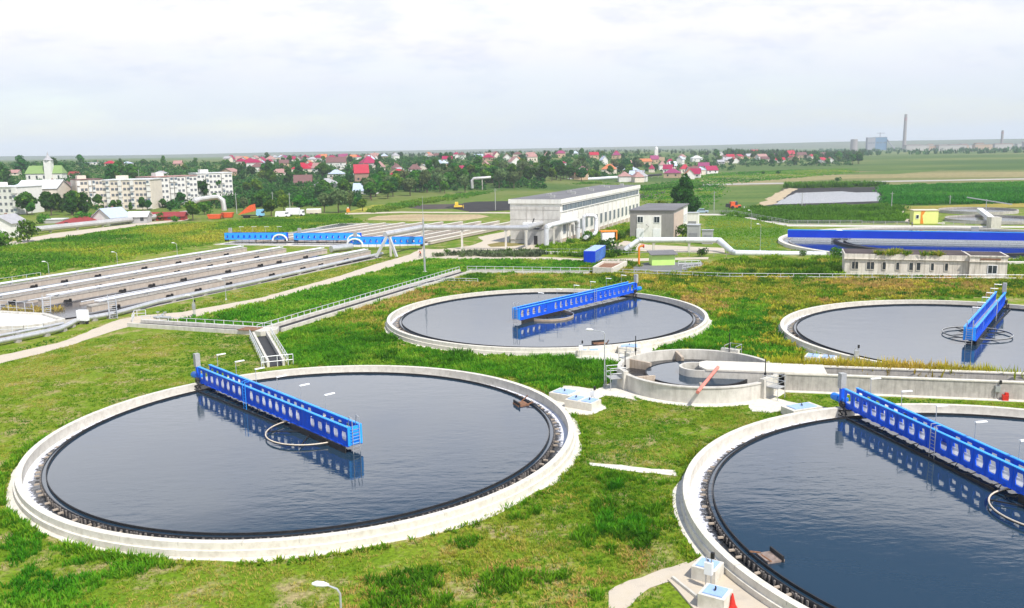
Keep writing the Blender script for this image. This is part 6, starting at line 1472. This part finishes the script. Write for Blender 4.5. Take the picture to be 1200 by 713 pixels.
# ------------------------------------------------------------------ fields, lawns, weeds
def build_fields():
    patch("path", PATH1, PAVE, .02, 1.5, .18, seed=1); patch("yard", PAVED, PAVE, .015, 2, .3, seed=2); patch("path", STRIP, PAVE, .022, 2, .15, seed=3); patch("path", FOOT1, CONC_WHITE, .025, .8, .12, seed=4); patch("path", FOOT2, PAVE, .025, .8, .14, seed=5)
    patch("verge", [(570, 287), (585, 284), (616, 285), (620, 286.5), (600, 289), (575, 289.5)], field_mat("dry_verge", (.16, .15, .04), (.24, .19, .07), (.14, .17, .03), .3), .03, 2, .3)
    # sandy strip, soil yard and dike beyond the basins
    patch("sand_strip", [(428, 258), (440, 253.5), (480, 251.5), (560, 252), (575, 254), (545, 258.5), (490, 260)], field_mat("sandy_soil", (.36, .27, .16), (.46, .36, .22), (.22, .22, .08), .06, .3), .03, 6, 1.2)
    patch("path", [(404, 251.8), (470, 249.7), (600, 250.5), (600, 249.2), (470, 248.3), (404, 250.2)], PAVE, .05, 8, .4)
    patch("soil_yard", [(476, 244), (500, 238.5), (545, 231.5), (600, 224.5), (640, 220.5), (765, 218), (800, 221), (760, 231), (700, 238), (600, 246), (560, 249), (540, 244.5), (500, 245.5)], BROWN_SOIL, .02, 8, 1.2)
    patch("soil_bank", [(520, 243.5), (545, 238), (600, 232), (640, 228), (700, 226), (700, 236), (640, 245), (580, 247.5), (552, 249), (535, 245.5)], BLACK_SOIL, .08, 5, .8)
    patch("dike", [(405, 250), (425, 243), (470, 233.5), (560, 222.5), (620, 217.5), (700, 213.5), (700, 215), (622, 221), (560, 229), (500, 237.5), (470, 244), (440, 249)], field_mat("dike_grass", (.16, .19, .022), (.33, .31, .04), (.38, .33, .055), .05, .3), .05, 8, 1)
    # sludge pond
    pond = [(929, 222.5), (1028, 220.8), (1034.5, 236.5), (906, 240)]
    patch("mud_bank", [(918, 221), (1032, 219.4), (1041, 238.5), (985, 240.5), (895, 243)], BLACK_SOIL, .03, 6, 1.5)
    patch("sand_spit", [(888, 238.5), (905, 228), (926, 220.5), (934, 221.5), (920, 230), (908, 240), (893, 242)], DIRT, .06, 5, 1.2)
    patch("pond_water", [(932, 226.5), (985, 224.5), (1003, 226), (1029, 225.5), (1034, 236.2), (907, 240)], water_mat("sludge_water", (.20, .20, .21), .35, 2.0, .22, sx=.3), .09, 8, .6)
    G1 = field_mat("field_green", (.05, .11, .02), (.09, .15, .025), (.15, .18, .045), .03, .25); G2 = field_mat("field_pale", (.22, .20, .08), (.28, .235, .11), (.16, .18, .05), .02, .2); G3 = field_mat("field_dark", (.03, .075, .015), (.05, .105, .02), (.09, .14, .03), .04, .3); G4 = field_mat("field_mixed", (.10, .14, .03), (.17, .175, .06), (.24, .20, .085), .015, .2)
    for nm, poly, m, z in (("field", [(760, 217), (840, 204), (900, 195), (1260, 186), (1260, 214), (900, 221), (830, 226)], G4, .04), ("field", [(800, 216), (860, 204.5), (1260, 201), (1260, 207), (1000, 209.5), (840, 218)], G2, .08), ("field", [(905, 198.5), (1260, 194.5), (1260, 197.5), (900, 202.5)], G3, .12), ("field", [(1080, 190), (1260, 186), (1260, 191.5), (1060, 194.5)], G2, .10),
                           ("field", [(950, 205.2), (1080, 198.5), (1120, 198.5), (1050, 204.6)], G1, .14), ("field", [(700, 222), (760, 217.5), (835, 215.5), (850, 218), (760, 226.5)], G3, .06),
                           ("field", [(760, 232), (845, 219), (920, 217), (890, 240), (850, 251), (815, 250)], G1, .07), ("field", [(845, 251), (880, 243), (1045, 241), (1063, 261), (926, 262)], G3, .09), ("field", [(1034, 218), (1260, 213), (1260, 238), (1060, 241), (1042, 240)], G3, .10), ("field", [(1055, 243), (1260, 236), (1260, 243), (1100, 246), (1060, 247)], field_mat("field_yellow", (.20, .19, .03), (.32, .25, .05), (.12, .15, .03), .06), .12),
                           ("path", [(1149, 216), (1170, 216), (1200, 224), (1200, 228), (1172, 223)], DIRT, .16), ("path", [(1053, 247.5), (1059, 247.5), (1065, 261), (1057, 261)], PAVE, .16), ("path", [(800, 216.5), (1260, 208.5), (1260, 209.8), (800, 218)], CONC_OLD, .13)):
        patch(nm, poly, m, z, 14, 1.6)
    patch("lawn", [(830, 253.5), (858, 253.3), (922, 266), (925, 272), (908, 284), (912, 291), (948, 297), (866, 296), (848, 283), (822, 283)], field_mat("lawn_bright", (.06, .14, .012), (.10, .19, .02), (.15, .20, .035), .12, 1), .012, 4, .4)
def blocked_paving(x, y):
    b = np.zeros(np.shape(x), bool)
    for p in (PAV1, PAV2, PAV3, SLAB, FOOT2): b |= inside(ppoly(p), x, y)
    return b
def build_grass():
    K = KEEP; K += [(*at(662, 467), 1.6), (*at(682, 477), 1.8), (*at(940, 486), 1.8), (*at(962, 426), 2), (*at(690, 416), 2), (*at(738, 414), 2)]
    # lawns, denser towards the front where blades can be made out
    scatter("lawn_grass", [(-90, 760), (-90, 430), (135, 392), (320, 385), (450, 400), (700, 440), (930, 455), (960, 490), (830, 560), (810, 760)], 15, .15, .019, G_LAWN, (.0, 1.05), .3, 5, 2, clump=.34, cscale=.55, lean=.9, spread=.9)
    scatter("lawn_grass", [(660, 445), (930, 448), (1230, 470), (1230, 520), (780, 680), (560, 640), (620, 540)], 18, .15, .019, G_LAWN, (-.05, .8), .3, 5, 12, clump=.33, cscale=.55, lean=.9, spread=.9)
    scatter("verge_grass", [(-40, 425), (-40, 414), (100, 386), (130, 375), (170, 362), (430, 306), (480, 300), (400, 326), (220, 369), (150, 376), (70, 402)], 5, .2, .045, G_DRY, (.1, .75), .3, 5, 3)
    # tall lush grass
    lush1 = [(322, 398), (345, 388), (400, 378), (440, 400), (470, 412), (600, 420), (690, 418), (735, 428), (708, 462), (640, 462), (560, 440), (440, 428), (336, 434)]
    scatter("lush_grass", lush1, 14, .48, .036, G_LUSH, (.1, .75), .35, 6, 4, cscale=.4, lean=.55)
    scatter("lush_grass", [(172, 372), (225, 372), (400, 331), (482, 307), (520, 301), (690, 306), (690, 320), (545, 317), (320, 386), (250, 386)], 6, .42, .065, G_LUSH, (.25, .9), .2, 5, 5, cscale=.3)
    lush2 = [(752, 405), (835, 385), (850, 366), (872, 350), (915, 346), (905, 372), (912, 400), (960, 428), (1010, 436), (905, 432), (840, 408), (780, 410)]
    scatter("lush_grass", lush2, 12, .58, .05, G_LUSH, (.05, .7), .3, 6, 6, cscale=.35, lean=.55)
    scatter("weeds", [(800, 322), (835, 310), (862, 304), (990, 306), (990, 326), (800, 326)], 5, .6, .09, G_DRY, (-.1, .8), .13, 6, 7, cscale=.25)
    scatter("weeds", [(1172, 306), (1250, 308), (1250, 331), (1172, 330)], 5, .7, .09, G_DRY, (.0, .9), .13, 6, 27, cscale=.25)
    scatter("weeds", [(985, 325), (1140, 328), (1180, 330), (1180, 333), (985, 330)], 6, .6, .08, G_DRY, (.0, .8), .13, 6, 28, cscale=.25)
    scatter("weeds", [(690, 321), (700, 303), (740, 305), (738, 320), (800, 322), (800, 326), (690, 325)], 5, .5, .08, G_DRY, (.0, .8), .13, 6, 29, cscale=.25)
    scatter("weeds", [(700, 215), (760, 218), (840, 203), (1000, 196), (1000, 203), (850, 216), (840, 236), (815, 250), (752, 246), (752, 232)], .3, .5, .3, G_LUSH, (.1, 1.1), .05, 5, 30, cscale=.06, keep=False)
    # dry weeds round the bridge tank and below the derelict building
    scatter("dry_weeds", [(676, 323), (1240, 329), (1240, 348), (1140, 346), (1000, 352), (918, 366), (866, 352), (845, 372), (820, 360), (780, 342)], 7, .55, .075, G_DRY, (-.1, 1.1), .16, 6, 8, cscale=.3)
    scatter("dry_weeds", [(352, 398), (380, 376), (470, 343), (545, 321), (690, 323), (700, 335), (600, 337), (500, 348), (458, 368), (450, 392), (430, 398)], 7, .45, .065, G_DRY, (-.1, 1.05), .18, 6, 9, cscale=.3)
    scatter("rough_grass", [(338, 432), (345, 388), (460, 345), (560, 322), (700, 319), (1240, 326), (1240, 352), (1150, 350), (1000, 356), (915, 372), (960, 430), (905, 436), (830, 412), (700, 462)], 5, .32, .06, G_LUSH, (.2, 1.0), .2, 5, 31, cscale=.3)
    mid = [(676, 323), (1240, 329), (1240, 350), (1140, 348), (1000, 354), (918, 368), (960, 428), (905, 432), (840, 408), (760, 408), (845, 375), (820, 360), (780, 342)]
    scatter("tall_weeds", mid, 5, .60, .075, G_LUSH, (-.2, .6), .3, 9, 32, clump=.60, cscale=.30, hvar=1.2, spread=.55, lean=.45)
    scatter("tall_weeds", mid, 6, .52, .12, G_YEL, (.2, 1.1), .3, 9, 33, clump=.55, cscale=.33, hvar=1.2, spread=.55, lean=.45)
    scatter("tall_weeds", [(338, 432), (345, 388), (470, 343), (560, 322), (700, 319), (690, 335), (500, 348), (455, 385), (600, 420), (700, 420), (700, 460), (560, 438)], 5, .55, .07, G_LUSH, (-.1, .8), .3, 9, 34, clump=.57, cscale=.33, hvar=1.2, spread=.55, lean=.45)
    scatter("tall_weeds", [(800, 322), (835, 310), (862, 304), (990, 306), (990, 326), (800, 326)], 4, .9, .11, G_LUSH, (-.2, .7), .3, 9, 35, clump=.52, cscale=.25, hvar=1.2, spread=.55, lean=.45)
    scatter("tall_weeds", [(172, 372), (225, 372), (400, 331), (482, 307), (690, 306), (690, 320), (545, 317), (320, 386)], 3, .45, .08, G_LUSH, (.0, .8), .3, 8, 36, clump=.58, cscale=.25, hvar=1.2)
    # scrub between the two near tanks, with leafy clumps
    scrub = [(300, 760), (440, 690), (560, 620), (640, 560), (700, 545), (780, 560), (785, 660), (720, 690), (690, 760)]
    scatter("dry_grass", scrub, 13, .20, .022, G_DRY, (.1, 1.15), .3, 6, 10, clump=.42, cscale=.7, lean=.9, spread=.8)
    scatter("leafy_weeds", scrub, 16, .42, .032, G_LUSH, (.0, .5), .3, 9, 11, clump=.59, cscale=.33)
    scatter("leafy_weeds", [(690, 655), (685, 600), (705, 570), (735, 565), (762, 580), (765, 640), (740, 665)], 18, .55, .036, G_LUSH, (.0, .45), .4, 10, 13, clump=.56, cscale=.42)
    scatter("leafy_weeds", [(-20, 700), (-20, 590), (40, 620), (140, 655), (230, 665), (230, 713), (60, 760)], 16, .36, .030, G_LUSH, (.1, .7), .3, 9, 14, clump=.52, cscale=.4)
    cx, cy, R = CENT[0]; g = np.random.default_rng(2); a = g.uniform(R_(165), R_(262), 900); rr = R+2.8+np.abs(g.normal(0, .45, 900)); k = fbm(a*20, a*0, 3) > .42
    blades("leafy_weeds", cx+rr[k]*np.cos(a[k]), cy+rr[k]*np.sin(a[k]), g.uniform(.2, .6, k.sum()), np.full(k.sum(), .03), g.uniform(.2, .8, k.sum()), G_LUSH, 12, .5, .5, 5)
    # tufts creeping over the aprons
    for i, (cx, cy, R) in enumerate(CENT):
        n = 1500; a = g.uniform(0, 2*pi, n); rr = R+2.75+np.abs(g.normal(0, .35, n)); x, y = cx+rr*np.cos(a), cy+rr*np.sin(a)
        ok = fbm(a*14, a*0+i, 9) > .45; x, y = x[ok], y[ok]
        for j, (dx, dy, R2) in enumerate(CENT): q = (np.hypot(x-dx, y-dy) > R2+2.7) & (np.hypot(x-SC[0], y-SC[1]) > 9) & ~blocked_paving(x, y) & (seg_dist(x, y, (20, 86.6), (60, 77.2)) > 2.7); x, y = x[q], y[q]
        blades("edge_grass", x, y, g.uniform(.12, .35, len(x)), np.full(len(x), .045), g.uniform(.2, .7, len(x)), G_LAWN if i in (0, 3) else G_LUSH, 6, .6, .8, 20+i)
    # yellow weeds between the long channel and the tank behind it
    c_, s_ = math.cos(-.2289), math.sin(-.2289); n = 2600; x_ = g.uniform(7.5, 48, n); y_ = g.uniform(2.35, 4.0, n); X_ = SC[0]+x_*c_-y_*s_; Y_ = SC[1]+x_*s_+y_*c_
    q = (np.hypot(X_-CENT[2][0], Y_-CENT[2][1]) > CENT[2][2]+2.5) & (fbm(x_*.45, y_*.45, 6) > .36-.16*(x_ > 14)); X_, Y_ = X_[q], Y_[q]
    blades("yellow_weeds", X_, Y_, g.uniform(1.3, 2.35, len(X_)), np.full(len(X_), .085), np.clip(fbm(X_*.25, Y_*.25, 2)*1.6-.3, 0, 1), G_YEL, 9, .25, .3, 15)
    scatter("yellow_weeds", [(5, 363), (60, 362), (75, 368), (40, 371), (-20, 368)], 4, .7, .09, G_DRY, (.5, 1.1), .2, 6, 16, keep=False)
    # meadow, crops, hedges
    scatter("meadow_grass", [(-60, 330), (-60, 292), (40, 285), (160, 266), (300, 257), (400, 251), (430, 262), (395, 262), (330, 273), (262, 283), (0, 332)], 2.2, .5, .10, leaf_mat("meadow_blades", [(.05, .18, .008), (.09, .25, .012), (.16, .31, .018), (.33, .38, .03), (.46, .40, .06)], .3, 0), (-.35, .85), .035, 5, 17, cscale=.1)
    scatter("crop_field", [(848, 251), (880, 244), (1045, 241.5), (1063, 261), (926, 262)], 1.6, 1.2, .16, G_CROP, (.1, .8), .06, 6, 18, cscale=.1, keep=False)
    scatter("crop_field", [(1034, 219), (1240, 214), (1240, 238), (1060, 240.5), (1042, 239)], .8, 1.4, .22, G_CROP, (.1, .7), .04, 6, 19, cscale=.1, keep=False)
    scatter("reed_hedge", [(926, 220.8), (1030, 218.6), (1030, 217.2), (926, 218.8)], 1.8, 2.4, .3, G_CROP, (.0, .6), .05, 6, 20, keep=False)
    scatter("reed_hedge", [(440, 249.5), (470, 244.5), (500, 238.3), (560, 229.8), (622, 221.8), (700, 215.8), (700, 214.8), (622, 220), (560, 227), (500, 234.8), (470, 240.5), (440, 246)], 2.2, 1.3, .2, G_CROP, (.3, 1), .06, 6, 21, keep=False)
    scatter("reed_hedge", [(750, 224), (790, 221.5), (815, 219.5), (815, 217.5), (790, 219.5), (750, 221.5)], 2, 1.8, .25, G_CROP, (.1, .8), .06, 6, 24, keep=False)
    scatter("bank_weeds", [(640, 299), (640, 288), (700, 290), (738, 293), (735, 299), (700, 303)], 4, .9, .12, G_LUSH, (.0, .6), .2, 6, 22, keep=False)
    scatter("bank_weeds", [(735, 283), (735, 262), (700, 264), (660, 286), (640, 287), (700, 289)], 3, .6, .12, G_LUSH, (.2, .9), .2, 5, 23, keep=False)
    scatter("hedge", [(515, 299.5), (540, 297.5), (640, 296), (640, 300), (560, 301)], 5, .9, .12, leaf_mat("greygreen", [(.05, .08, .04), (.09, .12, .06), (.16, .19, .11), (.08, .14, .03)], .2, 0), (.1, .9), .3, 7, 25, keep=False)
    scatter("lawn_grass", [(830, 253.5), (858, 253.3), (922, 266), (925, 272), (908, 284), (912, 291), (948, 297), (866, 296), (848, 283), (822, 283)], 1.5, .3, .09, G_LUSH, (.4, 1.0), .08, 5, 26, keep=False)
    # undergrowth of the town
    g = np.random.default_rng(8); n = 9000; u = g.uniform(-20, 1000, n); D = 395*(1250/395)**g.uniform(0, 1, n); ok = ((u < 860) | (D > 950)) & ((u > 275) | (D < 900)); u, D = u[ok], D[ok]
    x = np.array([at_dist(a, b)[0] for a, b in zip(u, D)]); ok = np.ones(len(x), bool)
    for a, b, r in HOUSES: ok &= np.hypot(x-a, D-b) > r*.9
    ok &= ~((u > 640) & (D < 680)); ok &= ~((u > 745) & (D < 850)); ok &= ~((u > 420) & (D < 505)); x, D = x[ok], D[ok]; z = np.array([land(a, b) for a, b in zip(x, D)])
    shrub_mass("undergrowth", x[:4200], D[:4200], z[:4200], 4)

# ------------------------------------------------------------------ build
build_light()
build_ground()
build_tanks()
build_small_tank()
build_chambers()
build_poles()
build_channels()
build_basins()
build_pipes()
build_warehouse()
build_small_house()
build_misc()
build_town()
build_vehicles()
build_people()
build_trees()
build_far()
build_fields()
build_grass()
for o in sc.objects:
    if o.get("category") and not o.get("kind"): o["kind"] = "thing"
